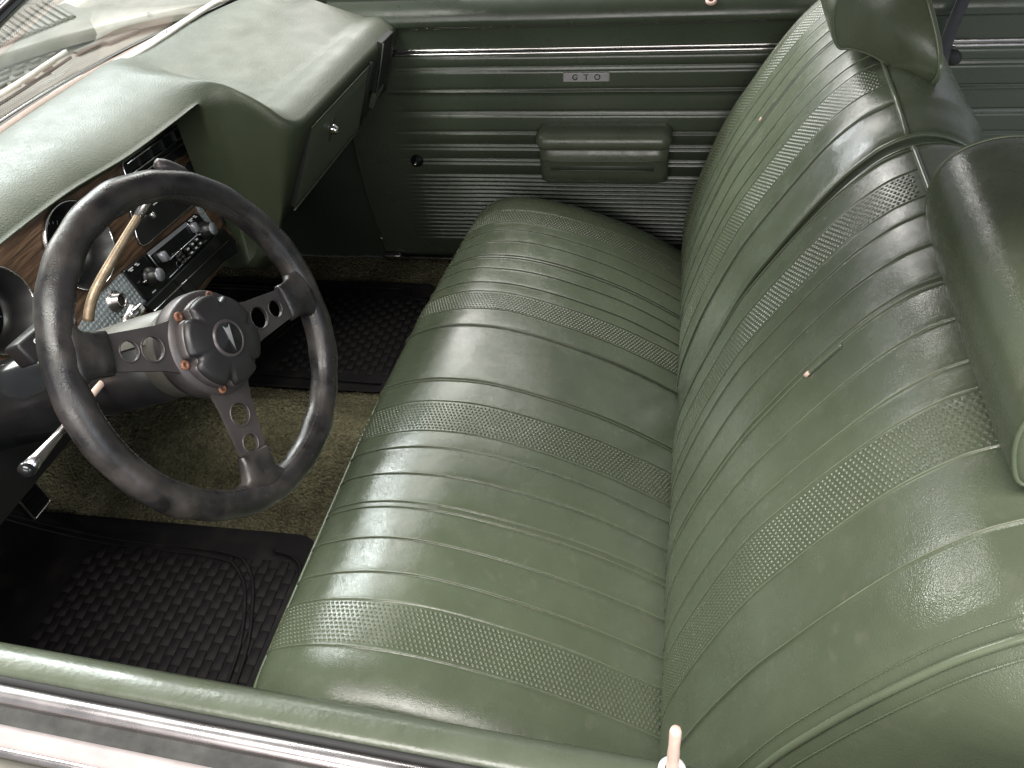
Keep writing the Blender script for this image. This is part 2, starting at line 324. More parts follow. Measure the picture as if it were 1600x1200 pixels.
def seam_shape(y, seams, puff=0.0003):
    """relief across welded pleats: soft puff between seams, groove at the seam with a thin raised bead."""
    y = np.asarray(y, float); S = np.sort(np.array([a for a, k in seams])); out = np.zeros_like(y)
    i = np.clip(np.searchsorted(S, y)-1, 0, len(S)-2); a, b = S[i], S[i+1]; t = np.clip((y-a)/(b-a), 0, 1)
    w = np.minimum(b-a, 0.06)/0.06
    out += puff*w*np.clip(4*t*(1-t), 0, 1)*((y >= S[0]) & (y <= S[-1]))
    for c, k in seams:
        out -= k*0.0003*np.exp(-((y-c-0.003)/0.0018)**2); out += k*0.0019*np.exp(-((y-c)/0.0013)**2)
    return out
def seam_samples(y0, y1, seams, step=0.008):
    ys = list(np.arange(y0, y1, step))+[y1]
    for c, k in seams: ys += [c+d for d in (-0.0045, -0.003, -0.0022, -0.0016, -0.001, -0.0005, 0, 0.0005, 0.001, 0.0016, 0.0022, 0.003, 0.0045)]
    ys = np.array(sorted(v for v in ys if y0 <= v <= y1)); keep = np.r_[True, np.diff(ys) > 0.0004]; return ys[keep]

seat = thing('bench_seat', 'dark green pleated vinyl front bench seat with two folding backs and headrests', 'car seat', (0.3, 0.755, 0.0))

# ---- cushion
CPROF = Profile([(0.0, 0.05), (-0.022, 0.11), (-0.030, 0.18), (-0.027, 0.235), (-0.012, 0.261), (0.02, 0.277), (0.06, 0.290), (0.12, 0.298), (0.2, 0.293), (0.3, 0.266), (0.4, 0.226), (0.48, 0.182), (0.56, 0.131), (0.62, 0.09)], 220)
C_U0 = CPROF.find(z=0.238, lo=0) if False else CPROF.s[np.argmin(np.abs(CPROF.P[:, 1]-0.238)+10*(CPROF.P[:, 0] > 0.05))]
CSEAMS = [(1.308, .6), (1.25, .6), (1.216, 1), (1.169, 1), (1.113, 1), (1.104, 1), (1.061, 1), (1.007, 1), (0.973, .5), (0.911, .5), (0.855, 1.5), (0.695, 1.6), (0.635, .5), (0.561, .6), (0.523, 1), (0.463, 1), (0.401, 1), (0.389, 1), (0.326, 1), (0.262, 1), (0.214, .6), (0.138, .7)]
CY0, CY1 = 0.05, 1.405
def cush_shift(y): return 0.052*np.clip((np.asarray(y)-0.55)/0.80, 0, 1.1)**1.5
def cush_depth(y):
    y = np.asarray(y, float); e = np.clip((y-1.335)/(1.405-1.335), 0, 1); e2 = np.clip((0.12-y)/0.07, 0, 1); return 0.032*(1-np.sqrt(1-0.98*e**2)) + 0.03*(1-np.sqrt(1-0.98*e2**2))
def cush_at(q, y, lift=0.0):
    q = np.asarray(q, float); y = np.asarray(y, float)
    P, N = CPROF.at(q); act = np.clip((q-C_U0)/0.02, 0, 1)*1.0
    tmp = 0.0022*snoise(q*1.0, y, 11, 3, 9)*act
    h = seam_shape(y+0.0012*np.sin(q*13+y*20), CSEAMS)*act - cush_depth(y) + tmp + lift
    x = P[..., 0]+N[..., 0]*h; z = P[..., 1]+N[..., 1]*h
    x = x+cush_shift(y)*np.clip((0.12-x)/0.14, 0, 1.3)
    return np.stack([x, y+0*x, z], -1)
ys = seam_samples(CY0, CY1, CSEAMS); us = np.linspace(0, CPROF.s[-1], 130)
UU, YY2 = np.meshgrid(us, ys, indexing='ij')
G = cush_at(UU, YY2)
side = G[:, -1:, :].copy(); side[:, :, 2] = np.minimum(side[:, :, 2]-0.10, 0.1); side[:, :, 1] += 0.012
mid = G[:, -1:, :].copy(); mid[:, :, 2] -= 0.02; mid[:, :, 1] += 0.012
side0 = G[:, :1, :].copy(); side0[:, :, 2] = np.minimum(side0[:, :, 2]-0.10, 0.1); side0[:, :, 1] -= 0.01
cushion = grid('seat_cushion', np.concatenate([side0, G, mid, side], 1), 'vinyl', seat)
yy = np.linspace(CY0, CY1-0.012, 120); front = cush_at(np.full_like(yy, C_U0), yy, 0.0015)
q2 = np.linspace(C_U0, CPROF.s[-1]-0.03, 90); fr = cush_at(q2, np.full_like(q2, CY1), 0.002)
corner = spline(np.vstack([front[-8], front[-3], fr[3], fr[8]]), 24)
path = np.vstack([front[:-8], corner, fr[9:]])
tube('piping', spline(path[::3], 260), 0.0034, 'piping', cushion, n=8)

def weave(name, surf, q0, q1, ya, yb, parent, dq=0.0070, dy=0.0068, hgt=0.0030, fade=None):
    """raised basket-weave lozenges standing on the seat skin between two seams, joined into one panel."""
    ya, yb = min(ya, yb)+0.004, max(ya, yb)-0.004; nyy = max(3, int(round((yb-ya)/dy))); dy = (yb-ya)/nyy; nq = int((q1-q0)/dq)
    C = []
    for i in range(nq):
        for j in range(nyy): C.append((q0+(i+0.5*(j % 2)+0.5)*dq, ya+(j+0.5)*dy))
    C = np.array(C); a, b = dq*0.42, dy*0.46
    offs = [(-a, 0), (0, -b), (a, 0), (0, b)]
    R = [surf(C[:, 0]+o[0], np.clip(C[:, 1]+o[1], ya-0.003, yb+0.003), 0.0002) for o in offs]
    top = surf(C[:, 0], C[:, 1], hgt); n = len(C)
    Vv = np.stack(R+[top], 1).reshape(-1, 3); F = []
    for k in range(n):
        b0 = 5*k
        for m_ in range(4): F.append((b0+m_, b0+(m_+1) % 4, b0+4))
    return stuff(mesh(name, Vv, F, 'weave', parent))
cq0, cq1 = C_U0+0.012, CPROF.s[-1]-0.05
for a, b in ((1.308, 1.25), (0.973, 0.911), (0.635, 0.561), (0.214, 0.138)): weave('basket_weave_panel', cush_at, cq0, cq1, a, b, cushion)
# thick welts on the two centre seams
for yc in (0.8555, 0.6945):
    q = np.linspace(C_U0+0.01, CPROF.s[-1]-0.06, 90); tube('welt', cush_at(q, np.full_like(q, yc+0.004*(1 if yc > .75 else -1)), 0.0002), 0.0019, 'piping', cushion, n=6)

for yc, k_ in CSEAMS:      # weld line on each pleat seam, bead highlight put into its paler colour
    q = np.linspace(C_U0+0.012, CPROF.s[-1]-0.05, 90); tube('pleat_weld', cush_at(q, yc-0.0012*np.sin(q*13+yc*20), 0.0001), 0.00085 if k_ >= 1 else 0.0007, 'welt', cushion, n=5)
# ---- backrests
BPROF = Profile([(0.528, 0.05), (0.528, 0.12), (0.532, 0.2), (0.543, 0.26), (0.573, 0.36), (0.617, 0.476), (0.656, 0.55), (0.698, 0.62), (0.738, 0.678), (0.775, 0.718), (0.80, 0.737), (0.83, 0.751), (0.86, 0.755), (0.90, 0.747), (0.942, 0.72), (0.962, 0.67), (0.966, 0.5), (0.955, 0.2)], 300)
B_TOP = BPROF.s[np.argmin(np.abs(BPROF.P[:, 0]-0.828)+10*(BPROF.P[:, 1] < 0.7))]
def make_back(side_pts0, flat0, flat1, side_pts1, seams, puff, seed):
    """cross-section across the car: rounded wings (y, depth) on each side of the pleated flat."""
    wy = [p[0] for p in side_pts0]+[p[0] for p in side_pts1]
    def surf(q, y, lift=0.0, dep=None):
        q = np.asarray(q, float); y = np.asarray(y, float); P, N = BPROF.at(q)
        act = np.clip((B_TOP-q)/0.012, 0, 1)*np.clip((q-0.05)/0.2, 0.15, 1)
        if dep is None:
            dep = np.interp(y, YT, DT)
        h = seam_shape(y+0.0012*np.sin(q*12+y*23), seams, puff)*act - dep + lift + 0.0025*snoise(q*1.0, y, seed, 3, 8)
        x = P[..., 0]+N[..., 0]*h; z = P[..., 1]+N[..., 1]*h
        return np.stack([x, y+0*x, z], -1)
    inner = [p for p in side_pts0 if p[1] < 0.03]+[(flat0, 0), (flat1, 0)]+[p for p in side_pts1 if p[1] < 0.03]
    inner.sort(); YT = np.array([p[0] for p in inner]); DT = np.array([p[1] for p in inner])
    return surf, inner
def build_back(name, label, wing_lo, flat, wing_hi, seams, weaves, pip_lo, pip_hi, seed):
    surf, inner = make_back(wing_lo, flat[0], flat[1], wing_hi, seams, 0.0005, seed)
    y0, y1 = inner[0][0], inner[-1][0]
    ys = seam_samples(y0, y1, seams, 0.007); us = np.linspace(0, BPROF.s[-1], 190)
    UU, Y_ = np.meshgrid(us, ys, indexing='ij'); G = surf(UU, Y_)
    def wall(pts):
        out = []
        for p in pts:
            b0 = surf(us, np.full_like(us, p[0]), 0.0, min(p[1], 0.03)); k = np.clip((p[1]-0.03)/0.16, 0, 1)
            zc = np.clip(b0[:, 2], 0.08, 0.66); xc = np.interp(zc, [0.08, 0.35, 0.66], [0.72, 0.76, 0.86])
            cen = np.stack([xc, np.full_like(us, p[0]), zc], 1); out.append(b0*(1-k)+cen*k)
        return np.stack(out, 1)
    lo = [p for p in wing_lo if p[1] >= 0.03]; hi = [p for p in wing_hi if p[1] >= 0.03]
    parts = []
    if lo: parts.append(wall(lo[::-1] if lo[0][1] < lo[-1][1] else lo))
    parts.append(G)
    if hi: parts.append(wall(hi))
    b = grid(name, np.concatenate(parts, 1), 'vinyl', seat); b['label'] = label
    for yp, dp in (pip_lo, pip_hi):
        q = np.linspace(0.02, BPROF.s[-1]-0.5, 120); pth = surf(q, np.full_like(q, yp), 0.0015, dp); tube('piping', pth, 0.0040, 'piping', b, n=8)
    yy = np.linspace(pip_lo[0], pip_hi[0], 80); tube('piping', surf(np.full_like(yy, B_TOP), yy, 0.0005), 0.0038, 'piping', b, n=8)
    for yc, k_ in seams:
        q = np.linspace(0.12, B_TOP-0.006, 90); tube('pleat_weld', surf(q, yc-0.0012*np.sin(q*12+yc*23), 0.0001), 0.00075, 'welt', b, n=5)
    for a, c in weaves: weave('basket_weave_panel', surf, 0.14, B_TOP-0.012, a, c, b, hgt=0.0023)
    return b, surf
DS = [(0.705, 1.5), (0.648, .6), (0.578, .6), (0.541, 1), (0.476, 1), (0.409, 1), (0.398, 1), (0.332, 1), (0.264, 1), (0.224, .6), (0.143, .7), (0.055, 1.4)]
bd, dsurf = build_back('driver_backrest', 'backrest behind the steering wheel', [(-0.085, 0.19), (-0.074, 0.12), (-0.064, 0.08), (-0.055, 0.06), (-0.045, 0.033), (-0.032, 0.020), (-0.010, 0.008), (0.02, 0.002)], (0.05, 0.700), [(0.715, 0.004), (0.728, 0.012), (0.738, 0.024), (0.743, 0.034), (0.744, 0.07), (0.742, 0.19)], DS, [(0.648, 0.578), (0.224, 0.143)], (-0.034, 0.0205), (0.731, 0.0145), 21)
PS = [(1.425, 1), (1.40, .6), (1.335, .6), (1.30, 1), (1.245, 1), (1.196, 1), (1.186, 1), (1.115, 1), (1.048, 1), (1.008, .6), (0.922, .6), (0.858, 1.4)]
bp_, psurf = build_back('passenger_backrest', 'backrest beside the passenger door', [(0.770, 0.19), (0.767, 0.07), (0.768, 0.034), (0.773, 0.025), (0.784, 0.017), (0.81, 0.011), (0.84, 0.006)], (0.866, 1.42), [(1.435, 0.004), (1.450, 0.012), (1.462, 0.025), (1.468, 0.06), (1.47, 0.19)], PS, [(1.40, 1.335), (1.008, 0.922)], (0.776, 0.0215), (1.455, 0.018), 22)
def stitches(surf, b, yc, dep, q0, q1, n):
    Vv, Ff = [], []
    for q in np.linspace(q0, q1, n):
        c0 = surf(q, yc, 0.0006, dep); t = unit(surf(q+0.004, yc, 0.0006, dep)-c0); sd = V(0, 1, 0); up = np.cross(t, sd); up = up if up[0] < 0 or up[2] > 0 else -up; k = len(Vv)
        for h in (0, 0.0009):
            for a_, b2 in ((-1, -1), (1, -1), (1, 1), (-1, 1)): Vv.append(c0+t*a_*0.0024+sd*b2*0.0005+up*h)
        Ff += [(k+4, k+5, k+6, k+7)]+[(k+i, k+(i+1) % 4, k+4+(i+1) % 4, k+4+i) for i in range(4)]
    stuff(mesh('stitching', Vv, Ff, 'piping', b, False))
stitches(dsurf, bd, -0.046, 0.0290, 0.15, B_TOP, 110); stitches(dsurf, bd, -0.020, 0.0135, 0.15, B_TOP, 110)
# the belt slits with plated ends in each backrest
for surf, b, yc, q0, q1, nm in ((dsurf, bd, 0.396, BPROF.find(z=0.60), BPROF.find(z=0.652), 'd'), (psurf, bp_, 1.205, BPROF.find(z=0.565), BPROF.find(z=0.60), 'p')):
    q = np.linspace(q0, q1, 16); yv = np.full_like(q, yc)
    sl = tube('seat_slit', surf(q, yv, 0.0008), 0.0022, 'piping', b, n=6)
    tube('slit_lip', surf(q, yv-0.0038, 0.0004), 0.0012, 'kick', sl, n=6)
    tube('slit_end_cap', surf(np.array([q0-0.004, q0+0.003]), np.array([yc, yc]), 0.0018), 0.0030, 'cream', sl, n=8)

# ---- headrests
def headrest(yc, name_label, dx, flare):
    """bolster lofted across the car; the front and top are one panel, the end panels flare out to the piped back rim."""
    sec = spline([(0.800, 0.762), (0.789, 0.783), (0.783, 0.815), (0.788, 0.845), (0.806, 0.868), (0.838, 0.881), (0.875, 0.882), (0.900, 0.872), (0.916, 0.850), (0.930, 0.805), (0.934, 0.760), (0.929, 0.733), (0.916, 0.724), (0.895, 0.735), (0.870, 0.750), (0.845, 0.758), (0.820, 0.761)], 96, closed=True)
    cen = np.array([0.862, 0.82])
    def hw(x, z=0.82): return 0.194+flare*np.clip((x-0.812)/0.118, 0, 1.1)**1.6*np.exp(-((z-0.775)/0.072)**2)
    rings = []
    def put(pts, t, bulge=0.0):
        rings.append(np.stack([pts[:, 0]+dx, yc+t*hw(pts[:, 0], pts[:, 1])+np.sign(t)*bulge, pts[:, 1]], 1))
    for k in (0.02, 0.3, 0.6, 0.8): put(cen+(sec-cen)*k, -1.0)
    ts = [(-1.0, 0.90), (-0.995, 0.945), (-0.98, 0.975), (-0.94, 0.996)]+[(t, 1.0+0.03*(1-t*t)) for t in np.linspace(-0.88, 0.88, 15)]+[(0.94, 0.996), (0.98, 0.975), (0.995, 0.945), (1.0, 0.90)]
    for t, k in ts: put(cen+(sec-cen)*k, t)
    for k in (0.8, 0.6, 0.3, 0.02): put(cen+(sec-cen)*k, 1.0)
    h = grid('headrest', np.array(rings), 'vinyl', seat, cv=True, caps=True); h['label'] = name_label
    for sg in (-1, 1):
        e = cen+(sec-cen)*0.965; rim_ = np.stack([e[:, 0]+dx, yc+sg*0.992*hw(e[:, 0], e[:, 1]), e[:, 1]], 1)
        tube('piping', rim_, np.where(e[:, 0] > 0.90, 0.0040, 0.0021), 'piping', h, n=8, closed=True)
    for zz in (0.878, 0.724):
        yy = np.linspace(-0.985, 0.985, 30); xx = 0.916; tube('piping', [V(xx+dx, yc+t*hw(xx, zz), zz+0.006*(1-t*t)*(1 if zz > .8 else -1)) for t in yy], 0.0034, 'piping', h, n=8)
    tube('headrest_post', [V(0.87+dx, yc, 0.60), V(0.865+dx, yc, 0.80)], 0.012, 'dullchrome', h, n=10)
headrest(0.270, 'headrest on the driver backrest', 0.004, 0.045); headrest(1.225, 'headrest on the passenger backrest', -0.042, 0.125)

# ================================================================== PASSENGER DOOR AND REAR QUARTER TRIM
YD = 1.53
def door_profile():
    """(z, y) relief of the moulded door card, from the window slot down."""
    P = [(0.712, YD+0.075), (0.713, YD+0.045), (0.708, YD+0.022), (0.697, YD+0.004), (0.680, YD-0.012), (0.664, YD-0.019), (0.653, YD-0.020), (0.647, YD-0.015), (0.643, YD-0.006), (0.636, YD-0.003), (0.603, YD)]
    P += [(0.598, YD), (0.577, YD)]
    zs = [0.577, 0.5473, 0.4926, 0.4374, 0.3853]
    for a, b in zip(zs[:-1], zs[1:]):
        for t in (0.10, 0.3, 0.55, 0.8): P.append((a+(b-a)*t, YD-0.006*math.sin(math.pi*(0.15+0.7*t))*1.0))
        P += [(b+0.0045, YD-0.0040), (b+0.002, YD+0.0025), (b-0.0003, YD+0.003), (b-0.0028, YD-0.0066), (b-0.0055, YD-0.0062)]
    for b in (0.3518, 0.3416, 0.3124, 0.302, 0.2686): P += [(b+0.004, YD-0.002), (b+0.0016, YD+0.0025), (b-0.0004, YD+0.0028), (b-0.0026, YD-0.0052), (b-0.0048, YD-0.0042)]
    b = 0.257
    while b > 0.075: P += [(b+0.0034, YD-0.0002), (b+0.0014, YD+0.0026), (b-0.0008, YD+0.0026), (b-0.0026, YD-0.0042), (b-0.0050, YD-0.0034)]; b -= 0.0117
    P += [(0.06, YD), (0.03, YD+0.002)]
    P.sort(key=lambda q: -q[0]); return np.array(P)
DP = door_profile()
def card(name, x0, x1, parent, seed, n=90, wob=0.0012):
    xs = np.linspace(x0, x1, n); fade = np.clip((xs+0.20)/0.16, 0, 1) if x0 < 0 else np.ones(n)
    P = np.zeros((n, len(DP), 3)); P[:, :, 0] = xs[:, None]; P[:, :, 2] = DP[:, 0][None]+wob*snoise(xs, xs*0, seed, 3, 5)[:, None]*(DP[:, 0] < 0.58)[None]
    rel = np.where(DP[:, 0] < 0.575, DP[:, 1]-YD, 0); P[:, :, 1] = np.where(DP[:, 0] < 0.575, YD, DP[:, 1])[None]+rel[None]*fade[:, None]+wob*snoise(P[:, :, 0], P[:, :, 2]*2, seed+5, 3, 7)
    if x0 < 0:   # front lower corner of the door is cut round along the hinge pillar
        zz = P[:, :, 2]; lim = -0.317+0.03*np.clip((0.30-zz)/0.3, 0, 1)**2+0.0*zz
        P[:, :, 0] = np.maximum(P[:, :, 0], lim)
    return grid(name, P, 'door', parent)
pdoor = thing('passenger_door', 'dark green ribbed passenger door card with chrome strip and emblem plate', 'car door', (0.3, YD, 0.02))
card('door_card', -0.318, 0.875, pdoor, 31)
def bead(x0, x1, z, y, r, mat, parent, name='chrome_strip'):
    return tube(name, [V(x, y, z) for x in np.linspace(x0, x1, 12)], r, mat, parent, n=8)
st = bead(-0.30, 0.874, 0.5915, YD-0.002, 0.0030, 'chrome', pdoor); bead(-0.30, 0.874, 0.5815, YD-0.002, 0.0036, 'chrome', pdoor)
box('strip_inlay', V(0.287, YD-0.0005, 0.5865), V(0.585, 0, 0), V(0, 0, 0.0022), V(0, 0.001, 0), 'mould', pdoor)
# window slot with a bright inner wipe
bead(-0.30, 0.874, 0.712, YD+0.060, 0.0045, 'dullchrome', pdoor, 'window_wipe')
# armrest
ar = None
def armrest():
    xs = [(0.166, 0.488)]; x0, x1 = 0.170, 0.486
    body = [(0.305, YD+0.004), (0.272, YD-0.012), (0.268, YD-0.030), (0.276, YD-0.046), (0.300, YD-0.054), (0.335, YD-0.058), (0.338, YD-0.060), (0.3405, YD-0.060), (0.365, YD-0.058), (0.372, YD-0.05), (0.372, YD+0.004)]
    prof = np.array(body); n = 26; P = []
    for k, x in enumerate(np.linspace(0, 1, n)):
        e = min(x, 1-x); s = math.sqrt(max(0.0, 1-(1-min(1, e/0.09))**2)) if e < 0.09 else 1.0; s = 0.78+0.22*s
        xx = x0+0.003+(x1-x0-0.006)*x; zc = 0.325
        P.append([V(xx, YD+0.004-(YD+0.004-y)*s, zc+(z-zc)*(0.86+0.14*s)) for z, y in prof])
    a = grid('armrest', np.array(P), 'paint', pdoor, caps=True); a['label'] = 'armrest with rounded pad and pull slot'
    pad = [(0.366, YD+0.004), (0.366, YD-0.045), (0.369, YD-0.062), (0.379, YD-0.071), (0.393, YD-0.071), (0.404, YD-0.064), (0.411, YD-0.048), (0.413, YD-0.02), (0.411, YD+0.004)]
    pad = np.array(spline(pad, 26)); P = []
    for x in np.linspace(0, 1, 30):
        e = min(x, 1-x); s = math.sqrt(max(0.0, 1-(1-min(1, e/0.07))**2)) if e < 0.07 else 1.0; s = 0.35+0.65*s
        xx = x0-0.004+(x1-x0+0.008)*x; P.append([V(xx, YD+0.004-(YD+0.004-y)*(0.6+0.4*s), 0.389+(z-0.389)*s) for z, y in pad])
    grid('pad', np.array(P), 'paint', a, caps=True)
    box('pull_slot', V(0.325, YD-0.0555, 0.322), V(0.125, 0, 0), V(0, 0.0015, 0.0065), V(0, -0.0022, 0), 'kick', a, 0.001, 1)
    tube('slot_edge', [V(x, YD-0.0578, 0.3135) for x in np.linspace(0.2, 0.45, 8)], 0.0014, 'dashplain', a, n=6)
    tube('seam_ridge', [V(x, YD-0.060, 0.3395) for x in np.linspace(0.186, 0.47, 8)], 0.0016, 'dashplain', a, n=6)
armrest()
# emblem plate
ec = V(0.2875, YD-0.0085, 0.5255); ux, uz = V(1, 0, 0), V(0, 0, 1)
pl = slab('emblem_plate', rrect(ec, ux, uz, 0.0545, 0.0112, 0.0015, 2), V(0, -1, 0), 0.006, 'dullchrome', pdoor, 0.0006, seg=1); pl['label'] = 'small hatched metal plate lettered GTO'
slab('plate_field', rrect(ec+V(0, -0.0004, 0), ux, uz, 0.0515, 0.0088, 0.001, 2), V(0, -1, 0), 0.001, 'knobface', pl)
for k in range(26):
    x = -0.048+k*0.0039
    sgn = 1 if (k//4) % 2 else -1
    box('hatch_line', ec+V(x, -0.0008, 0), V(0.0008, 0, 0.0075*0.9)*1.0+V(0.0026*sgn, 0, 0), V(0.0006, 0, 0), V(0, 0.0003, 0), 'pink', pl)
for ch, dx in (('G', -0.026), ('T', 0.0), ('O', 0.026)):
    text('letter', ch, ec+V(dx, -0.0017, 0), V(1, 0, 0), V(0, 0, 1), 0.0185, 'gloss_black', pl, 0.0006, 0.0002)
# lock knob hole, window crank stub, screw
lk = lathe('lock_ferrule', [(0.0055, 0), (0.0125, 0.001), (0.0115, 0.004), (0.0065, 0.006), (0.0045, 0.003)], V(0.5605, YD-0.004, 0.686), V(0, -0.55, 0.83), 'cream', pdoor, 20, False)
lathe('lock_hole', [(0.0001, 0.0035), (0.0055, 0.0035)], V(0.5605, YD-0.004, 0.686), V(0, -0.55, 0.83), 'rust', lk, 16)
wc = V(-0.157, YD-0.002, 0.3095)
ws = lathe('window_crank_stub', [(0.017, 0), (0.016, 0.004), (0.011, 0.007), (0.0075, 0.012), (0.0075, 0.020), (0.0, 0.020)], wc, V(0, -1, 0), 'gloss_black', pdoor, 20, False)
lathe('screw', [(0.0045, 0.0195), (0.0045, 0.022), (0.0, 0.023)], wc, V(0, -1, 0), 'chrome', ws, 14, False)
lathe('trim_screw', [(0.0045, 0), (0.004, 0.003), (0.0, 0.004)], at(596, 372, 'y', YD-0.001), V(0, -1, 0), 'dullchrome', pdoor, 12, False)
tube('door_edge_welt', [V(-0.318, YD+0.001, z) for z in (0.58, 0.4, 0.3)]+[V(-0.313, YD+0.001, 0.2), V(-0.302, YD+0.001, 0.12), V(-0.287, YD+0.001, 0.07), V(-0.262, YD+0.001, 0.045), V(-0.22, YD+0.001, 0.034)], 0.003, 'kick', pdoor, n=6)

qt = thing('rear_quarter_trim', 'dark green ribbed side trim panel behind the front seat', 'trim panel', (1.2, YD, 0.02))
card('trim_card', 0.885, 1.75, qt, 47, 60, 0.004)
bead(0.886, 1.75, 0.5915, YD-0.002, 0.0030, 'chrome', qt); bead(0.886, 1.75, 0.5815, YD-0.002, 0.0036, 'chrome', qt)
bead(0.886, 1.75, 0.712, YD+0.060, 0.0045, 'dullchrome', qt, 'window_wipe')

kp = thing('kick_panel', 'near-black footwell side panel under the glove box beside the door', 'trim panel', (-0.7, 1.54, 0))
mesh('panel', [(-1.13, 1.546, -0.01), (0.0, 1.546, -0.01), (0.0, 1.546, 0.72), (-1.13, 1.546, 0.72)], [(0, 1, 2, 3)], 'kick', kp)
sp = thing('door_sill_plate', 'thin bright metal scuff strip along the foot of the passenger door', 'sill plate', (0, 1.52, 0.0))
sa, sb = V(-0.302, 1.523, 0.018), V(0.85, 1.523, 0.018)
box('strip', (sa+sb)/2+V(0.03, 0, 0), V(0.55, 0, 0), V(0, 0.007, 0), V(0, 0, 0.004), 'dullchrome', sp, 0.002, 2)
box('end_cap', sa+V(0.03, -0.002, 0.004), V(0.026, 0, 0), V(0, 0.010, 0), V(0, 0, 0.008), 'dullchrome', sp, 0.004, 2)

# shoulder belt behind the passenger seat
sbt = thing('seat_belt', 'dark grey shoulder belt strap hanging behind the passenger headrest', 'seat belt', (1.06, 1.46, 0.5))
bl = [V(1.115, 1.47, 1.02), V(1.085, 1.472, 0.85), V(1.052, 1.474, 0.69), V(1.040, 1.474, 0.61), V(1.042, 1.474, 0.55), V(1.06, 1.47, 0.46)]
bs = spline(bl, 40); P = np.stack([[b+V(-0.013, 0.0, 0), b+V(-0.0125, -0.0012, 0), b+V(0.0125, -0.0012, 0), b+V(0.013, 0, 0), b+V(0, 0.0012, 0)] for b in bs]); grid('webbing', P, 'belt', sbt, cv=True, caps=True)
lathe('anchor_bolt', [(0.016, 0), (0.015, 0.010), (0.008, 0.014), (0, 0.014)], V(1.068, 1.505, 0.565), V(0, -1, 0), 'mould', sbt, 16, False)
lathe('anchor_arm', [(0.008, 0), (0.008, 0.03)], V(1.068, 1.535, 0.565), V(0, -1, 0), 'mould', sbt, 12)

# ================================================================== DASHBOARD
dash = thing('dashboard', 'green padded dashboard with woodgrain fascia and glove box', 'dashboard', (-0.4, 0.755, 0.4))
def wbase(y): return V(-0.685+0.33*(y-0.755)**2, y, 0.722)
rimpts = [V(-0.468, -0.10, 0.706), V(-0.468, 0.2, 0.706), V(-0.462, 0.45, 0.706), V(-0.444, 0.632, 0.706), V(-0.404, 0.764, 0.707), V(-0.376, 0.885, 0.713), V(-0.354, 0.942, 0.721), V(-0.322, 0.972, 0.727), V(-0.285, 0.976, 0.724), V(-0.240, 0.972, 0.702), V(-0.208, 0.972, 0.675), V(-0.192, 0.990, 0.661), V(-0.185, 1.03, 0.657), V(-0.176, 1.15, 0.657), V(-0.166, 1.30, 0.656), V(-0.156, 1.45, 0.655), V(-0.152, 1.512, 0.655)]
rim = spline(rimpts, 150)
T = np.gradient(rim, axis=0); T[:, 2] = 0; T /= np.linalg.norm(T, axis=1)[:, None]; OUT = np.stack([T[:, 1], -T[:, 0], 0*T[:, 0]], 1)   # towards the cabin
arc = np.r_[0, np.cumsum(np.linalg.norm(np.diff(rim, axis=0), axis=1))]
def key(vals):   # value per control rim point, interpolated on the dense rim
    kk = [np.argmin(np.linalg.norm(rim-p, axis=1)) for p in rimpts]; return np.interp(np.arange(len(rim)), kk, vals)
botx = key([-0.478, -0.478, -0.474, -0.456, -0.418, -0.390, -0.366, -0.380, -0.345, -0.305, -0.283, -0.273, -0.268, -0.258, -0.245, -0.215, -0.200])
boty = key([-0.10, 0.2, 0.45, 0.632, 0.764, 0.888, 0.950, 0.984, 0.980, 0.977, 0.975, 0.980, 1.03, 1.15, 1.30, 1.45, 1.512])
botz = key([0.690, 0.690, 0.690, 0.690, 0.690, 0.700, 0.713, 0.330, 0.330, 0.37, 0.43, 0.458, 0.460, 0.460, 0.462, 0.495, 0.505])
passw = key([0, 0, 0, 0, 0, 0, 0.05, 0.2, 0.5, 0.8, 1, 1, 1, 1, 1, 1, 1])
rows = []
wy = key([-0.10, 0.2, 0.45, 0.65, 0.80, 0.94, 1.0, 1.035, 1.07, 1.10, 1.13, 1.15, 1.18, 1.25, 1.34, 1.46, 1.53])
W = np.array([wbase(y) for y in wy])
def crown_a(s): return 0.030*(1-np.abs(2*s-1)**3.2)
def crown_b(s): return np.where(s < 0.42, 0.032*(1-np.abs(1-s/0.21)**2.6*np.where(s < 0.21, 1, 0.25)), 0)+np.where(s >= 0.42, 0.024*np.clip((1-s)/0.58, 0, 1)**1.2+0.010*np.sin(math.pi*np.clip((s-0.8)/0.2, 0, 1)), 0)
for s in np.r_[np.linspace(0, 0.86, 26), np.linspace(0.885, 1, 10)]:
    base = W*(1-s)+rim*s; zz = crown_a(np.full(len(rim), s))*(1-passw)+crown_b(np.full(len(rim), s))*passw; base = base.copy(); base[:, 2] += zz; rows.append(base)
BOT = np.stack([botx, boty, botz], 1)
hgt = (rim[:, 2]-botz)
for f, o in ((0.04, 0.006), (0.10, 0.0085), (0.18, 0.0085), (0.32, 0.006), (0.55, 0.003), (0.8, 0.001), (1.0, 0.0)):
    # absolute drop near the top so the roll keeps one radius
    d = np.minimum(f*hgt, {0.04: 0.008, 0.10: 0.018, 0.18: 0.03}.get(f, 9)) / np.maximum(hgt, 1e-4)
    p = rim*(1-d[:, None])+BOT*d[:, None]+OUT*o; rows.append(p)
tuck = BOT.copy(); tuck[:, 0] -= 0.05; tuck[:, 2] += 0.004; rows.append(tuck)
pad = grid('dash_pad', np.array(rows), 'dash', dash)

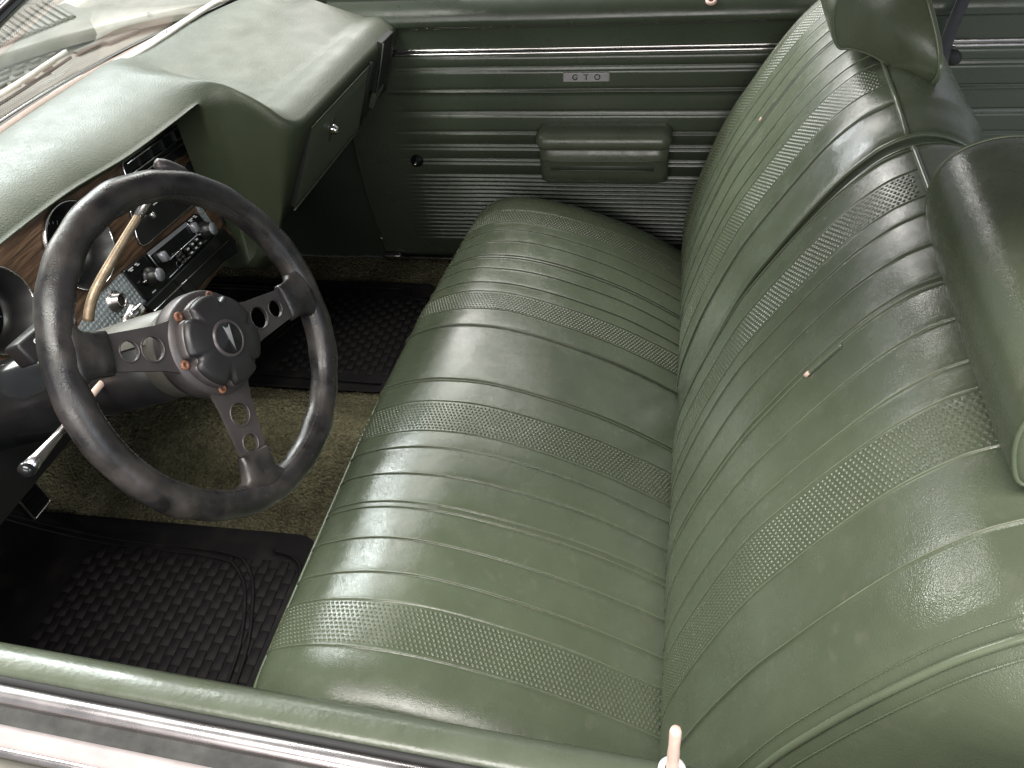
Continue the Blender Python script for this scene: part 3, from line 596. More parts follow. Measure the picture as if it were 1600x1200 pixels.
# speaker grille strip by the glass: a thin tray with rows of slots
sg = []
for y in np.linspace(0.35, 1.30, 40): sg.append([wbase(y)+V(d, 0, z) for d, z in ((0.012, 0.0), (0.013, 0.012), (0.050, 0.0262), (0.055, 0.018))])
spg = grid('speaker_grille', np.array(sg), 'grille', dash)
Fs = []; Vs = []
for y in np.arange(0.55, 1.10, 0.0062):
    for k in range(7):
        if k in (): continue
        d0 = 0.016+k*0.0048; z = 0.0125+(d0-0.013)*0.36; c0 = wbase(y)+V(d0, 0, z+0.0022); b0 = len(Vs)
        Vs += [c0+V(a, b, 0) for a, b in ((-.0011, -.0022), (.0011, -.0022), (.0011, .0022), (-.0011, .0022))]; Fs.append((b0, b0+1, b0+2, b0+3))
stuff(mesh('grille_slots', Vs, Fs, 'slot', spg, False))

# fascia frame
FN = unit(V(math.cos(0.21), 0, math.sin(0.21))); FO = V(-0.446, 0, 0.66); FU = V(0, 1, 0); FW = np.cross(FN, FU)*-1 if np.cross(FN, FU)[2] < 0 else np.cross(FN, FU)
def F(px, py, off=0.0): return onplane(px, py, FO+FN*off, FN)
def fl(y, v, off=0.0): return FO+FU*y+FW*v+FN*off
GAUGES = [(F(-4, 486), 0.064, 'left round gauge pod with chrome bezel'), (F(124, 384), 0.071, 'right round gauge pod with chrome bezel')]
slab('fascia', [fl(-0.1, 0.046), fl(1.06, 0.046), fl(1.06, -0.27), fl(0.50, -0.27), fl(0.46, -0.125), fl(-0.1, -0.125)], FN, 0.006, 'wood', dash, holes=[(c_, r_*0.99) for c_, r_, _ in GAUGES])
slab('fascia_end_trim', [F(306, 160, 0.004), F(318, 150, 0.004), F(352, 300, 0.004), F(364, 345, 0.004), F(350, 350, 0.004), F(333, 290, 0.004)], FN, 0.012, 'blackplastic', dash)
def rim_line(name, pts, r, mat, parent, closed=True): return tube(name, pts, r, mat, parent, n=6, closed=closed)
def quad_round(a, b, c_, d, r=0.12, k=4):
    P = []; Q = [a, b, c_, d]
    for i in range(4):
        p0, p1, p2 = Q[i-1], Q[i], Q[(i+1) % 4]; A = p1+(p0-p1)*r; B = p1+(p2-p1)*r*np.linalg.norm(p0-p1)/np.linalg.norm(p2-p1)
        for t in np.linspace(0, 1, k): P.append((1-t)**2*A+2*t*(1-t)*p1+t*t*B)
    return P
# air vent
vA, vB, vC, vD = F(190, 255, .003), F(288, 184, .003), F(303, 230, .003), F(206, 300, .003)
ven = slab('air_vent', quad_round(vA, vB, vC, vD, .12), FN, 0.006, 'gloss_black', dash)
rim_line('vent_frame', quad_round(vA, vB, vC, vD, .12), 0.0016, 'chrome', ven)
for t in (0.10, 0.47, 0.66):
    p, q = vA+(vD-vA)*t, vB+(vC-vB)*t; tube('vent_bar', [p+(q-p)*0.04+FN*0.004, p+(q-p)*0.96+FN*0.004], 0.0014, 'chrome', ven, n=6)
for t in (0.2, 0.38, 0.56, 0.76):
    p, q = vA+(vB-vA)*t, vD+(vC-vD)*t; a = p+(q-p)*0.12+FN*0.0015; b = p+(q-p)*0.44+FN*0.0015; box('vent_vane', (a+b)/2, (b-a)/2, FU*0.0012, FN*0.004, 'blackplastic', ven)
# heater control
hA, hB, hC, hD = F(203, 326, .004), F(310, 242, .004), F(324, 301, .004), F(219, 391, .004)
hc = slab('heater_control', quad_round(hA, hB, hC, hD, .10), FN, 0.006, 'blackplastic', dash)
rim_line('control_frame', quad_round(hA, hB, hC, hD, .10), 0.0013, 'chrome', hc)
for tx, ty in ((0.12, 0.12), (0.2, 0.46)):
    p = hA+(hB-hA)*tx+(hD-hA)*ty; box('slide_lever', p+FN*0.006, FU*0.006, FW*0.006, FN*0.006, 'chrome', hc, 0.002, 1)
for k in range(5):
    p = hA+(hB-hA)*(0.3+0.11*k)+(hD-hA)*0.30; box('legend_mark', p+FN*0.0008, unit(hB-hA)*(0.008-0.002*(k % 2)), FW*0.0012, FN*0.0003, 'white', hc)
# gauge pods
def gauge(c0, R, lab):
    g = lathe('gauge_pod', [(R, 0.004), (R*0.97, 0.001), (R*0.80, -0.03), (R*0.78, -0.05), (0, -0.05)], c0+FN*0.004, FN, 'blackplastic', dash, 48, False); g['label'] = lab
    lathe('bezel', [(R*0.975, 0.0), (R*0.985, 0.005), (R*1.01, 0.006), (R*1.035, 0.004), (R*1.04, 0.0)], c0+FN*0.002, FN, 'chrome', g, 56, False)
    d = lathe('dial', [(R*0.74, 0), (0.0, 0.0)], c0-FN*0.044, FN, 'gloss_black', g, 40, False)
    u, w, _ = frame(FN)
    for k in range(25):
        t = math.radians(-40+k*260/24); r0, r1 = R*0.60, R*(0.70 if k % 4 == 0 else 0.66); dr = math.cos(t)*u+math.sin(t)*w; tg = -math.sin(t)*u+math.cos(t)*w
        box('tick', c0-FN*0.0434+dr*(r0+r1)/2, dr*(r1-r0)/2, tg*0.0006, FN*0.0003, 'knobface', d)
    ang = math.radians(205); dr = math.cos(ang)*u+math.sin(ang)*w; tg = -math.sin(ang)*u+math.cos(ang)*w
    box('needle', c0-FN*0.042+dr*R*0.25, dr*R*0.33, tg*0.001, FN*0.0005, 'rust', d)
    return g
for g_ in GAUGES: gauge(*g_)
# lower dash: black trim rail under the radio and a dark closing panel
mesh('lower_panel', [fl(-0.1, -0.124, -0.008), fl(1.03, -0.124, -0.008), V(-0.415, 1.03, 0.38), V(-0.46, -0.1, 0.38), V(-0.75, 1.03, 0.34), V(-0.75, -0.1, 0.34)], [(0, 1, 2, 3), (3, 2, 4, 5)], 'mould', dash, False)
rp = [F(238, 482, .016), F(300, 425, .016), F(360, 372, .016)]
rl = slab('lower_rail', [F(226, 478, .014), F(350, 356, .014), F(369, 375, .014), F(372, 395, .014), F(352, 408, .014), F(262, 500, .014)], FN, 0.03, 'gloss_black', dash, 0.003)
tube('rail_strip', [F(241, 486, .0155), F(357, 375, .0155)], 0.0012, 'chrome', rl, n=6)
# engine-turned plate with ignition switch
tp = slab('turned_plate', [F(194, 424, .004), F(231, 474, .004), F(190, 515, .004), F(120, 520, .004), F(150, 466, .004)], FN, 0.005, 'turned', dash)
ic = F(179, 471, .004)
ig = lathe('ignition_switch', [(0.019, 0), (0.019, 0.003), (0.0135, 0.006), (0.0125, 0.017), (0.0105, 0.018), (0.0095, 0.012)], ic, FN, 'dullchrome', tp, 28, False)
lathe('switch_core', [(0.0105, 0.010), (0.0, 0.010)], ic, FN, 'slot', ig, 20, False)
u_, w_, _ = frame(FN)
for k in range(7):
    t = math.radians(50+k*14); dr = math.cos(t)*u_+math.sin(t)*w_; box('index_mark', ic+dr*0.0165+FN*0.0052, dr*0.0018, (-math.sin(t)*u_+math.cos(t)*w_)*0.0004, FN*0.0003, 'gloss_black', ig)
# second plate to the right of the radio
slab('turned_plate', [F(308, 321, .005), F(312, 319, .005), F(343, 365, .005), F(336, 371, .005)], FN, 0.006, 'turned', dash)

# ---- glove box door etc on the face
gTL, gTR, gBR, gBL = V(-0.185, 1.02, 0.652), V(-0.152, 1.50, 0.650), V(-0.198, 1.50, 0.507), V(-0.268, 1.00, 0.462)
GN = unit(np.cross(gTR-gTL, gBL-gTL)); GN = GN if GN[0] > 0 else -GN
def GL(a, b, off=0.0):
    p = gTL*(1-a)*(1-b)+gTR*a*(1-b)+gBR*a*b+gBL*(1-a)*b; return p+GN*off
A0, A1 = 0.015, 0.645
ng = 14; Pg = np.array([[GL(A0+(A1-A0)*i/ng, 0.10+(0.955-0.10)*j/ng, 0.0135-0.004*((i in (0, ng)) or (j in (0, ng)))) for j in range(ng+1)] for i in range(ng+1)])
gd = grid('glove_box_door', Pg, 'dashplain', dash)
edge = [GL(A0, 0.10, .0095), GL(A1, 0.10, .0095), GL(A1, 0.955, .0095), GL(A0, 0.955, .0095)]
back_ = [e-GN*0.02 for e in edge]
mesh('door_edge', edge+back_, [(0, 4, 5, 1), (1, 5, 6, 2), (2, 6, 7, 3), (3, 7, 4, 0)], 'mould', gd, False)
tube('lower_bead', [GL(A0+(A1-A0)*t, 0.985, 0.009) for t in np.linspace(0, 1, 10)], 0.0022, 'paint', gd, n=6)
tube('upper_bead', [GL(A0+(A1-A0)*t, 0.085, 0.0085) for t in np.linspace(0, 1, 10)], 0.0016, 'paint', gd, n=6)
tube('side_gap', [GL(A1+0.018, 0.06, 0.0085), GL(A1+0.018, 0.5, 0.0085), GL(A1+0.012, 0.93, 0.0085)], 0.0045, 'mould', gd, n=6)
lc = GL(0.245, 0.36, 0.0137); gu, gw, _ = frame(GN)
dm = slab('finger_recess', [lc+gu*0.011*math.cos(t)+gw*0.031*math.sin(t)-gw*0.002 for t in np.linspace(0, 2*math.pi, 28, endpoint=False)], GN, 0.003, 'kick', gd); dm.location = tuple(GN*0.0012)
lathe('latch_button', [(0.0105, 0), (0.0105, 0.006), (0.009, 0.0075), (0.009, 0.010), (0.0075, 0.013), (0.0, 0.014)], lc, GN, 'chrome', gd, 24, False)
# side outlet
so = slab('side_outlet', [GL(0.79, -0.06, .009), GL(0.945, -0.06, .009), GL(0.945, 0.60, .010), GL(0.86, 0.72, .010), GL(0.79, 0.66, .010)], GN, 0.012, 'mould', dash, 0.002)
slab('outlet_lip', [GL(0.795, 0.68, .012), GL(0.90, 0.70, .012), GL(0.90, 0.76, .011), GL(0.795, 0.92, .010)], GN, 0.010, 'paint', so, 0.002)
tube('outlet_frame', [GL(0.79, -0.06, .0115), GL(0.797, 0.4, .0125), GL(0.797, 0.66, .0125), GL(0.86, 0.70, .0125)], 0.0016, 'paint', so, n=6)
# closing box behind glove face so no light leaks underneath
mesh('under_glove_panel', [V(-0.29, 0.985, 0.455), V(-0.21, 1.52, 0.50), V(-0.75, 1.52, 0.42), V(-0.75, 0.985, 0.36)], [(0, 1, 2, 3)], 'mould', dash, False)
mesh('centre_side_panel', [V(-0.33, 0.990, 0.70), V(-0.46, 0.998, 0.70), V(-0.46, 0.998, 0.36), V(-0.75, 1.0, 0.34), V(-0.375, 0.9865, 0.328)], [(0, 1, 2, 4), (2, 3, 4)], 'dashplain', dash, False)

# ================================================================== RADIO
rA, rB, rC, rD = F(193, 424, .008), F(309, 331, .008), F(338, 372, .008), F(230, 471, .008)
rad = thing('car_radio', 'black cassette radio with two silver-faced knobs set in the dashboard', 'radio', tuple((rA+rB+rC+rD)/4))
def R_(a, b, off=0.0): return rA*(1-a)*(1-b)+rB*a*(1-b)+rC*a*b+rD*(1-a)*b+FN*off
RU, RW = unit(rB-rA), unit(rA-rD)
slab('faceplate', quad_round(rA, rB, rC, rD, .04), FN, 0.02, 'gloss_black', rad, 0.001, seg=1)
w0 = [R_(0.27, 0.02, .003), R_(0.80, 0.02, .003), R_(0.80, 0.50, .003), R_(0.27, 0.50, .003)]
bz = slab('display_bezel', quad_round(*w0, .06), FN, 0.004, 'gloss_black', rad)
slab('top_strip', [R_(0.27, 0.0, .0045), R_(0.80, 0.0, .0045), R_(0.80, 0.10, .0045), R_(0.27, 0.10, .0045)], FN, 0.002, 'knobface', bz)
tube('bezel_line', [R_(0.27, 0.05, .0045), R_(0.27, 0.48, .0045)], 0.0010, 'knobface', bz, n=6)
tube('bezel_line', [R_(0.40, 0.52, .0045), R_(0.82, 0.50, .0045), R_(0.80, 0.05, .0045)], 0.0010, 'knobface', bz, n=6)
tube('bezel_line', [R_(0.30, 0.90, .0045), R_(0.86, 0.80, .0045)], 0.0009, 'knobface', bz, n=6)
for a, b in ((0.37, 0.33), (0.83, 0.26)): box('push_button', R_(a, b, .007), RU*0.0075, RW*0.0095, FN*0.006, 'knobface', rad, 0.0015, 1)
for a, b in ((0.62, .62), (0.69, .60), (0.76, .58), (0.63, .78), (0.70, .76), (0.77, .74)):
    kb = box('preset_button', R_(a, b, .005), RU*0.0058, RW*0.0045, FN*0.004, 'blackplastic', rad, 0.001, 1); box('button_tip', R_(a, b-0.02, .0094), RU*0.003, RW*0.0016, FN*0.0004, 'white', kb)
for a, b in ((0.50, .60), (0.50, .72), (0.51, .84), (0.545, .60), (0.55, .72), (0.555, .84)): box('function_key', R_(a, b, .004), RU*0.0045, RW*0.0030, FN*0.002, 'spoke', rad, 0.0008, 1)
for a, b in ((0.155, 0.52), (0.915, 0.52)):
    k0 = R_(a, b, .002)
    kn = lathe('tuning_knob', [(0.0165, 0), (0.0165, 0.006), (0.0135, 0.0065), (0.0132, 0.022), (0.0125, 0.0235), (0, 0.0235)], k0, FN, 'blackplastic', rad, 32, False)
    lathe('knob_cap', [(0.0122, 0.0232), (0.0118, 0.0246), (0.0, 0.0248)], k0, FN, 'knobface', kn, 28, False)
    box('knob_pointer', k0-RU*0.019+FN*0.004, RU*0.006, RW*0.0022, FN*0.004, 'dullchrome', kn, 0.001, 1)
for a, b, n_ in ((0.05, 0.06, 3), (0.13, 0.05, 2), (0.86, 0.04, 3), (0.93, 0.03, 2)):
    for k in range(n_): box('legend_mark', R_(a+0.014*k, b+0.05*(k % 2), .0006), RU*0.0035, RW*0.0011, FN*0.0003, 'white', rad)
for k in range(2): box('legend_mark', R_(0.10+0.02*k, 0.92, .0006), RU*0.003, RW*0.0012, FN*0.0003, 'white', rad)
cbl = thing('loose_wire', 'thin black wire hanging out of the radio slot', 'wire', tuple(R_(0.45, 0.45, .01)))
tube('wire_lead', spline([R_(0.44, 0.42, .008), R_(0.50, 0.42, .022), F(276, 414, .03), F(295, 437, .03), F(314, 460, .028), F(330, 480, .02)], 40), 0.0011, 'gloss_black', cbl, n=6)

# ================================================================== STEERING COLUMN AND LEVERS
WC = V(-0.0038, 0.2509, 0.7262); WN = unit(V(0.9133, -0.1051, 0.3932)); E1 = unit(V(0.1143, 0.9934, 0)); E2 = np.cross(WN, E1); WR = 0.2046
def wp(a, b, h=0.0): return WC+E1*a+E2*b+WN*h
col = thing('steering_column', 'black steering column with grey upper collar behind the wheel', 'steering column', tuple(wp(0, 0, -0.3)))
lathe('column_tube', [(0.058, -0.62), (0.060, -0.42), (0.060, -0.29), (0.056, -0.285), (0.052, -0.20), (0.052, -0.197)], WC, WN, 'gloss_black', col, 40)
lathe('column_ring', [(0.0535, -0.222), (0.0548, -0.220), (0.0548, -0.217), (0.0535, -0.215)], WC, WN, 'dullchrome', col, 40, False)
lathe('lower_shroud', [(0.051, -0.20), (0.053, -0.10), (0.050, -0.045), (0.040, -0.043)], WC, WN, 'blackplastic', col, 40)
# upper cover: a half shell with crackle paint
a = np.linspace(math.radians(15), math.radians(132), 26)
P = np.array([[wp(r*math.cos(t), r*math.sin(t), h) for t in a] for h, r in ((-0.20, 0.05), (-0.199, 0.0565), (-0.12, 0.0565), (-0.05, 0.0545), (-0.042, 0.05))])
grid('upper_cover', P, 'column', col)
# flashers / gear indicator block
qb = wp(-0.005, 0.078, -0.235)
qd = box('gear_indicator', qb, E1*0.042, E2*0.016, WN*0.016, 'blackplastic', col, 0.004, 2)
for ch, dx in (('S', -0.020), ('L', 0.006)): text('indicator_letter', ch, qb+E1*dx+WN*0.0163+E2*0.001, E1, E2, 0.017, 'white', qd, 0.0002)
mesh('indicator_pointer', [qb+E1*-0.010+WN*0.0165+E2*0.004, qb+E1*-0.002+WN*0.0165+E2*0.004, qb+E1*-0.006+WN*0.0165-E2*0.005], [(0, 2, 1)], 'dullchrome', qd, False)
box('hazard_tab', wp(0.070, 0.040, -0.165), E1*0.012, E2*0.006, WN*0.012, 'chrome', col, 0.003, 2)
tube('hazard_stem', [wp(0.04, 0.035, -0.165), wp(0.075, 0.045, -0.165)], 0.006, 'dullchrome', col, n=10)
# shift lever: bent gold rod, chrome tip, flattened knob
def on_w(px, py, h): return onplane(px, py, WC+WN*h, WN)
sl = thing('gear_shift_lever', 'bent worn gold column shift lever with chrome tip', 'gear lever', tuple(on_w(143, 490, -0.20)))
pr = spline([on_w(138, 500, -0.215), on_w(141, 478, -0.205), on_w(152, 448, -0.195), on_w(180, 398, -0.175), on_w(218, 335, -0.15)], 40)
tube('rod', pr, np.linspace(0.0070, 0.0054, 40), 'brass', sl, n=14)
tube('rod_tip', [on_w(216, 338, -0.15), on_w(243, 294, -0.13), on_w(258, 268, -0.12)], [0.0062, 0.0056, 0.0052], 'dullchrome', sl, n=12)
k0 = on_w(266, 263, -0.118); kd = unit(on_w(290, 272, -0.115)-on_w(250, 258, -0.118))
kk = [(0.001, -0.022), (0.007, -0.020), (0.0095, -0.010), (0.0095, 0.004), (0.008, 0.018), (0.004, 0.026), (0.0005, 0.028)]
lathe('lever_knob', kk, k0, kd, 'spoke', sl, 20, True)
# turn signal stalk
tsl = thing('turn_signal_lever', 'chrome turn signal stalk with dark tip left of the column', 'turn signal', tuple(on_w(150, 605, -0.12)))
c2 = on_w(42, 735, -0.125)
tube('stalk', [on_w(182, 572, -0.145), on_w(163, 594, -0.14), on_w(98, 671, -0.13)], 0.0042, 'cream', tsl, n=10)
st_ = on_w(100, 669, -0.13); dv = unit(c2-st_); ll = np.linalg.norm(c2-st_)
lathe('stalk_grip', [(0.0045, 0), (0.0050, ll*0.3), (0.0072, ll*0.75), (0.0092, ll*0.97)], st_, dv, 'dullchrome', tsl, 18)
lathe('stalk_end', [(0.0095, ll*0.95), (0.0100, ll*0.99), (0.0085, ll*1.06), (0.005, ll*1.09), (0, ll*1.095)], st_, dv, 'gloss_black', tsl, 18, False)

# ================================================================== STEERING WHEEL
sw = thing('steering_wheel', 'worn black leather three-spoke steering wheel with drilled grey spokes', 'steering wheel', tuple(WC))
RT = 0.0182; RC = WR-RT; nt_, npz = 144, 28
ang = np.linspace(0, 2*math.pi, nt_, endpoint=False); ph = np.linspace(0, 2*math.pi, npz, endpoint=False)
P = np.zeros((nt_, npz, 3))
for i, t in enumerate(ang):
    dr = math.cos(t)*E1+math.sin(t)*E2; wob = 0.0006*math.sin(9*t+1)+0.0005*math.sin(23*t)
    for j, p in enumerate(ph):
        rr = RT+wob; dent = 0.0011*math.exp(-((p-math.pi*0.80)/0.10)**2); P[i, j] = WC+dr*(RC+(rr-dent)*math.cos(p))+WN*(rr-dent)*0.98*math.sin(p)
rimo = grid('rim', P, 'leather', sw, cu=True, cv=True)
# laced inner seam: stitches
p = math.pi*0.80
base_st = None
for k in range(150):
    t = 2*math.pi*k/150; dr = math.cos(t)*E1+math.sin(t)*E2; tg = -math.sin(t)*E1+math.cos(t)*E2
    nrm = dr*math.cos(p)+WN*math.sin(p); c0 = WC+dr*RC+nrm*(RT-0.0004); tan = dr*-math.sin(p)+WN*math.cos(p)
    v8 = [c0+tg*a*0.0026+tan*b*0.0005+nrm*h for h in (0, 0.0005) for a, b in ((-1, -1), (1, -1), (1, 1), (-1, 1))]
    base_st = (base_st or []); base_st.append(v8)
VV = np.array(base_st).reshape(-1, 3); FF = []
for k in range(150):
    b0 = 8*k; FF += [(b0+4, b0+5, b0+6, b0+7)]+[(b0+i, b0+(i+1) % 4, b0+4+(i+1) % 4, b0+4+i) for i in range(4)]
stuff(mesh('stitching', VV, FF, 'spoke', rimo, False))
HOFF = 0.006
for deg, hs in ((146, (0.083, 0.112)), (246, (0.088, 0.124)), (344, (0.083, 0.115))):
    t = math.radians(deg); dr = math.cos(t)*E1+math.sin(t)*E2; tg = -math.sin(t)*E1+math.cos(t)*E2
    def q(r, s, h=HOFF): return WC+dr*r+tg*s+WN*h
    outl = [q(0.040, -0.036), q(0.058, -0.0285), q(0.075, -0.0250), q(0.146, -0.0185), q(0.146, 0.0185), q(0.075, 0.0250), q(0.058, 0.0285), q(0.040, 0.036)]
    rs = (0.0140, 0.0115)
    spk = slab('spoke', outl, WN, 0.0045, 'spoke', sw, holes=[(q(hs[0], 0), rs[0]), (q(hs[1], 0), rs[1])])
    for h_, r_ in zip(hs, rs): tube('hole_lip', [q(h_, 0)+r_*1.03*(math.cos(x)*dr+math.sin(x)*tg) for x in np.linspace(0, 2*math.pi, 28, endpoint=False)], 0.0012, 'spoke', spk, n=6, closed=True)
    # leather boot from spoke to rim: loft
    P = []
    for r_, hw, th, hh in ((0.134, 0.0225, 0.0060, HOFF-0.002), (0.136, 0.0240, 0.0085, HOFF-0.002), (0.150, 0.0235, 0.0095, HOFF-0.003), (0.162, 0.0255, 0.0120, HOFF-0.005), (0.172, 0.034, 0.0150, 0.0), (0.182, 0.048, 0.0165, 0.0)):
        ring = []
        for x in np.linspace(0, 2*math.pi, 28, endpoint=False):
            c_, s_ = math.cos(x), math.sin(x); e = 2/3.2; ss = hw*np.sign(c_)*abs(c_)**e; hv = th*np.sign(s_)*abs(s_)**e
            drop = r_-(0 if r_ < 0.165 else (r_-0.165)*0.0); ring.append(q(drop-(ss*ss)/(2*RC)*(1 if r_ > 0.165 else 0), ss, hh+hv))
        P.append(ring)
    grid('spoke_boot', np.array(P), 'leather', spk, cv=True, caps=True)
hub = lathe('hub', [(0.060, -0.022), (0.0625, -0.012), (0.0625, 0.004), (0.0605, 0.0085), (0.045, 0.0095), (0.030, 0.0095)], WC, WN, 'spoke', sw, 56)
lathe('hub_sleeve', [(0.052, -0.06), (0.052, -0.015)], WC, WN, 'column', hub, 40)
# scalloped black horn pad with six notches
n6 = 120; Pp = []
def lobed(t, r0): return r0-0.0085/(1+(abs((math.degrees(t)-20) % 60-30)/5.0)**5)
for r0, h in ((0.0535, 0.0085), (0.0535, 0.022), (0.0520, 0.0262), (0.0480, 0.0285), (0.030, 0.0310), (0.0225, 0.0312)):
    Pp.append([WC+(math.cos(t)*E1+math.sin(t)*E2)*(lobed(t, r0) if r0 > 0.04 else r0)+WN*h for t in np.linspace(0, 2*math.pi, n6, endpoint=False)])
hp = grid('horn_pad', np.array(Pp), 'blackplastic', sw, cv=True, caps=True)
# polished scalloped collar round the pad on the driver's left half
cp = []
for t in np.linspace(math.radians(75), math.radians(262), 90):
    d = math.cos(t)*E1+math.sin(t)*E2; rr = lobed(t, 0.0535)+0.0006
    cp.append([WC+d*rr+WN*0.0092, WC+d*(rr+0.0008)+WN*0.0205, WC+d*(rr-0.0004)+WN*0.0215])
grid('horn_pad_band', np.array(cp), 'spoke', sw)
for deg in (50, 110, 170, 230, 290, 350):
    t = math.radians(deg); d = math.cos(t)*E1+math.sin(t)*E2; c0 = WC+d*0.0545+WN*0.0094
    b_ = lathe('hub_screw', [(0.0058, 0), (0.0058, 0.0012), (0.0045, 0.0024), (0.0022, 0.0024), (0.0020, 0.0012), (0, 0.0012)], c0, WN, 'rust', hub, 18, False)
em = lathe('emblem', [(0.0225, 0.0310), (0.0215, 0.0335), (0.0195, 0.0340), (0.0185, 0.0330)], WC, WN, 'spoke', hp, 40, False)
lathe('emblem_disc', [(0.0188, 0.0328), (0.0, 0.0345)], WC, WN, 'gloss_black', em, 36, False)
_n = onplane(343, 515, WC+WN*0.035, WN); _t = onplane(361, 557, WC+WN*0.035, WN)
ad = unit(_n-_t); ap = np.cross(WN, ad); A_ = WC+WN*0.0352
slab('arrowhead', [A_+ad*0.0155+ap*0.0052, A_+ad*0.0118+ap*0.0012, A_+ad*0.0130, A_+ad*0.0118-ap*0.0012, A_+ad*0.0155-ap*0.0052, A_-ad*0.0165], WN, 0.0012, 'chrome', em)

# ================================================================== PEDALS
def pedal(name, label, cat, quad, arm_to, mat='rubber'):
    c0 = sum(quad)/4; t = thing(name, label, cat, tuple(c0)); n = unit(np.cross(quad[1]-quad[0], quad[3]-quad[0])); n = n if n[0] > 0 else -n
    p = slab('pad', quad_round(*quad, .08), n, 0.012, mat, t, 0.002)
    tube('trim', quad_round(*quad, .08), 0.0022, 'chrome', p, n=8, closed=True)
    u = (quad[1]-quad[0]); w = (quad[3]-quad[0])
    for k in range(5): box('tread_rib', quad[0]+u*0.5+w*(0.16+0.17*k)+n*0.0008, u*0.40, unit(w)*0.0016, n*0.0010, mat, p)
    tube('arm', spline([c0-n*0.010, c0-n*0.05+V(-0.03, 0, 0.05), arm_to], 16), 0.008, 'mould', t, n=8); return t
bx = -0.50
bq = [at(20, 772, 'x', bx), at(48, 746, 'x', bx), at(79, 781, 'x', bx), at(54, 812, 'x', bx)]
pedal('brake_pedal', 'square brake pedal with black pad and bright metal trim', 'pedal', [bq[0], bq[1], bq[2], bq[3]], V(-0.70, 0.30, 0.60))
pq = [at(-45, 640, 'x', -0.52), at(-6, 640, 'x', -0.52), at(20, 668, 'x', -0.52), at(-22, 705, 'x', -0.52)]
pedal('parking_brake_pedal', 'grey ribbed parking brake pedal under the dashboard edge', 'pedal', pq, V(-0.72, 0.25, 0.62), 'spoke')

# ================================================================== FLOOR MATS
def floor_mat(label, x0, x1, y0, y1, zf, seed, brick_box, arcs):
    c0 = V((x0+x1)/2, (y0+y1)/2, 0); t = thing('floor_mat', label, 'floor mat', tuple(c0), 'rubber floor mats')
    nx_, ny_ = 90, 60; P = np.zeros((nx_, ny_, 3)); R = 0.06
    for i, a in enumerate(np.linspace(0, 1, nx_)):
        x = x0+(x1-x0)*a
        for j, b in enumerate(np.linspace(0, 1, ny_)):
            y = y0+(y1-y0)*b; dx = min(x-x0, x1-x); dy = min(y-y0, y1-y)
            if dx < R and dy < R:   # round corners
                k = R-math.sqrt(max(0, R*R-(R-dx)**2)); yy_ = y0+k+(y1-y0-2*k)*b
            else: yy_ = y
            e = min(dx, min(yy_-y0, y1-yy_)); lip = 0.007*math.exp(-((e-0.008)/0.007)**2)
            P[i, j] = (x, yy_, zf(x, yy_)+0.010+lip)
    base = grid('mat_sheet', P, 'rubber', t)
    bme = None; (bx0, bx1, by0, by1) = brick_box; bl_, bw_ = 0.034, 0.0192; cnt = 0
    for i in range(int((bx1-bx0)/bw_)):
        for j in range(int((by1-by0)/bl_)):
            if cnt >= 300: break
            x = bx0+(i+0.5)*bw_; y = by0+(j+0.5+0.5*(i % 2))*bl_
            if y > by1: continue
            z = zf(x, y)+0.0115; s = 0.0035
            if bme is None:
                o = box('tread_block', V(0, 0, 0), V(bw_*0.46, 0, 0), V(0, bl_*0.475, 0), V(0, 0, 0.0011), 'rubber', None, 0.0008, 1); bme = o.data; bpy.data.objects.remove(o)
            ob = bpy.data.objects.new('tread_block', bme); COL.objects.link(ob); ob.parent = t
            ob.location = Vector((x, y, z))-Vector(c0); zx = (zf(x+0.01, y)-zf(x-0.01, y))/0.02; zy = (zf(x, y+0.01)-zf(x, y-0.01))/0.02
            ob.rotation_euler = (math.atan(zy)+random.uniform(-.02, .02)+0.02, -math.atan(zx)+random.uniform(-.02, .02)+0.02, 0); cnt += 1
    for A in arcs:
        pts = spline([V(x, y, zf(x, y)+0.014) for x, y in A], 40); tube('drain_ridge', pts, 0.0036, 'rubber', t, n=6)
    return t
fz = lambda x, y: float(floor_z(x, y))*0.96
floor_mat('black rubber floor mat with brick tread below the steering wheel', -0.93, -0.125, -0.02, 0.53, fz, 1, (-0.60, -0.15, 0.01, 0.455),
          [[(-0.90, 0.49), (-0.6, 0.485), (-0.32, 0.475), (-0.25, 0.44), (-0.21, 0.36), (-0.18, 0.24), (-0.17, 0.0)], [(-0.90, 0.478), (-0.6, 0.472), (-0.335, 0.462), (-0.265, 0.43), (-0.225, 0.36), (-0.195, 0.24), (-0.185, 0.0)], [(-0.22, 0.49), (-0.17, 0.475), (-0.145, 0.43), (-0.14, 0.30)]])
floor_mat('black rubber floor mat with brick tread on the passenger side floor', -0.93, -0.10, 0.955, 1.405, fz, 2, (-0.43, -0.12, 1.02, 1.35),
          [[(-0.80, 1.355), (-0.5, 1.358), (-0.40, 1.33), (-0.43, 1.25), (-0.50, 1.05)], [(-0.80, 1.342), (-0.52, 1.345), (-0.425, 1.318), (-0.45, 1.25), (-0.52, 1.05)], [(-0.36, 1.375), (-0.20, 1.370), (-0.17, 1.335), (-0.12, 1.325)], [(-0.75, 1.02), (-0.40, 1.0), (-0.15, 0.99)], [(-0.56, 1.33), (-0.60, 1.2), (-0.64, 1.05)], [(-0.62, 1.33), (-0.66, 1.2), (-0.70, 1.05)]])

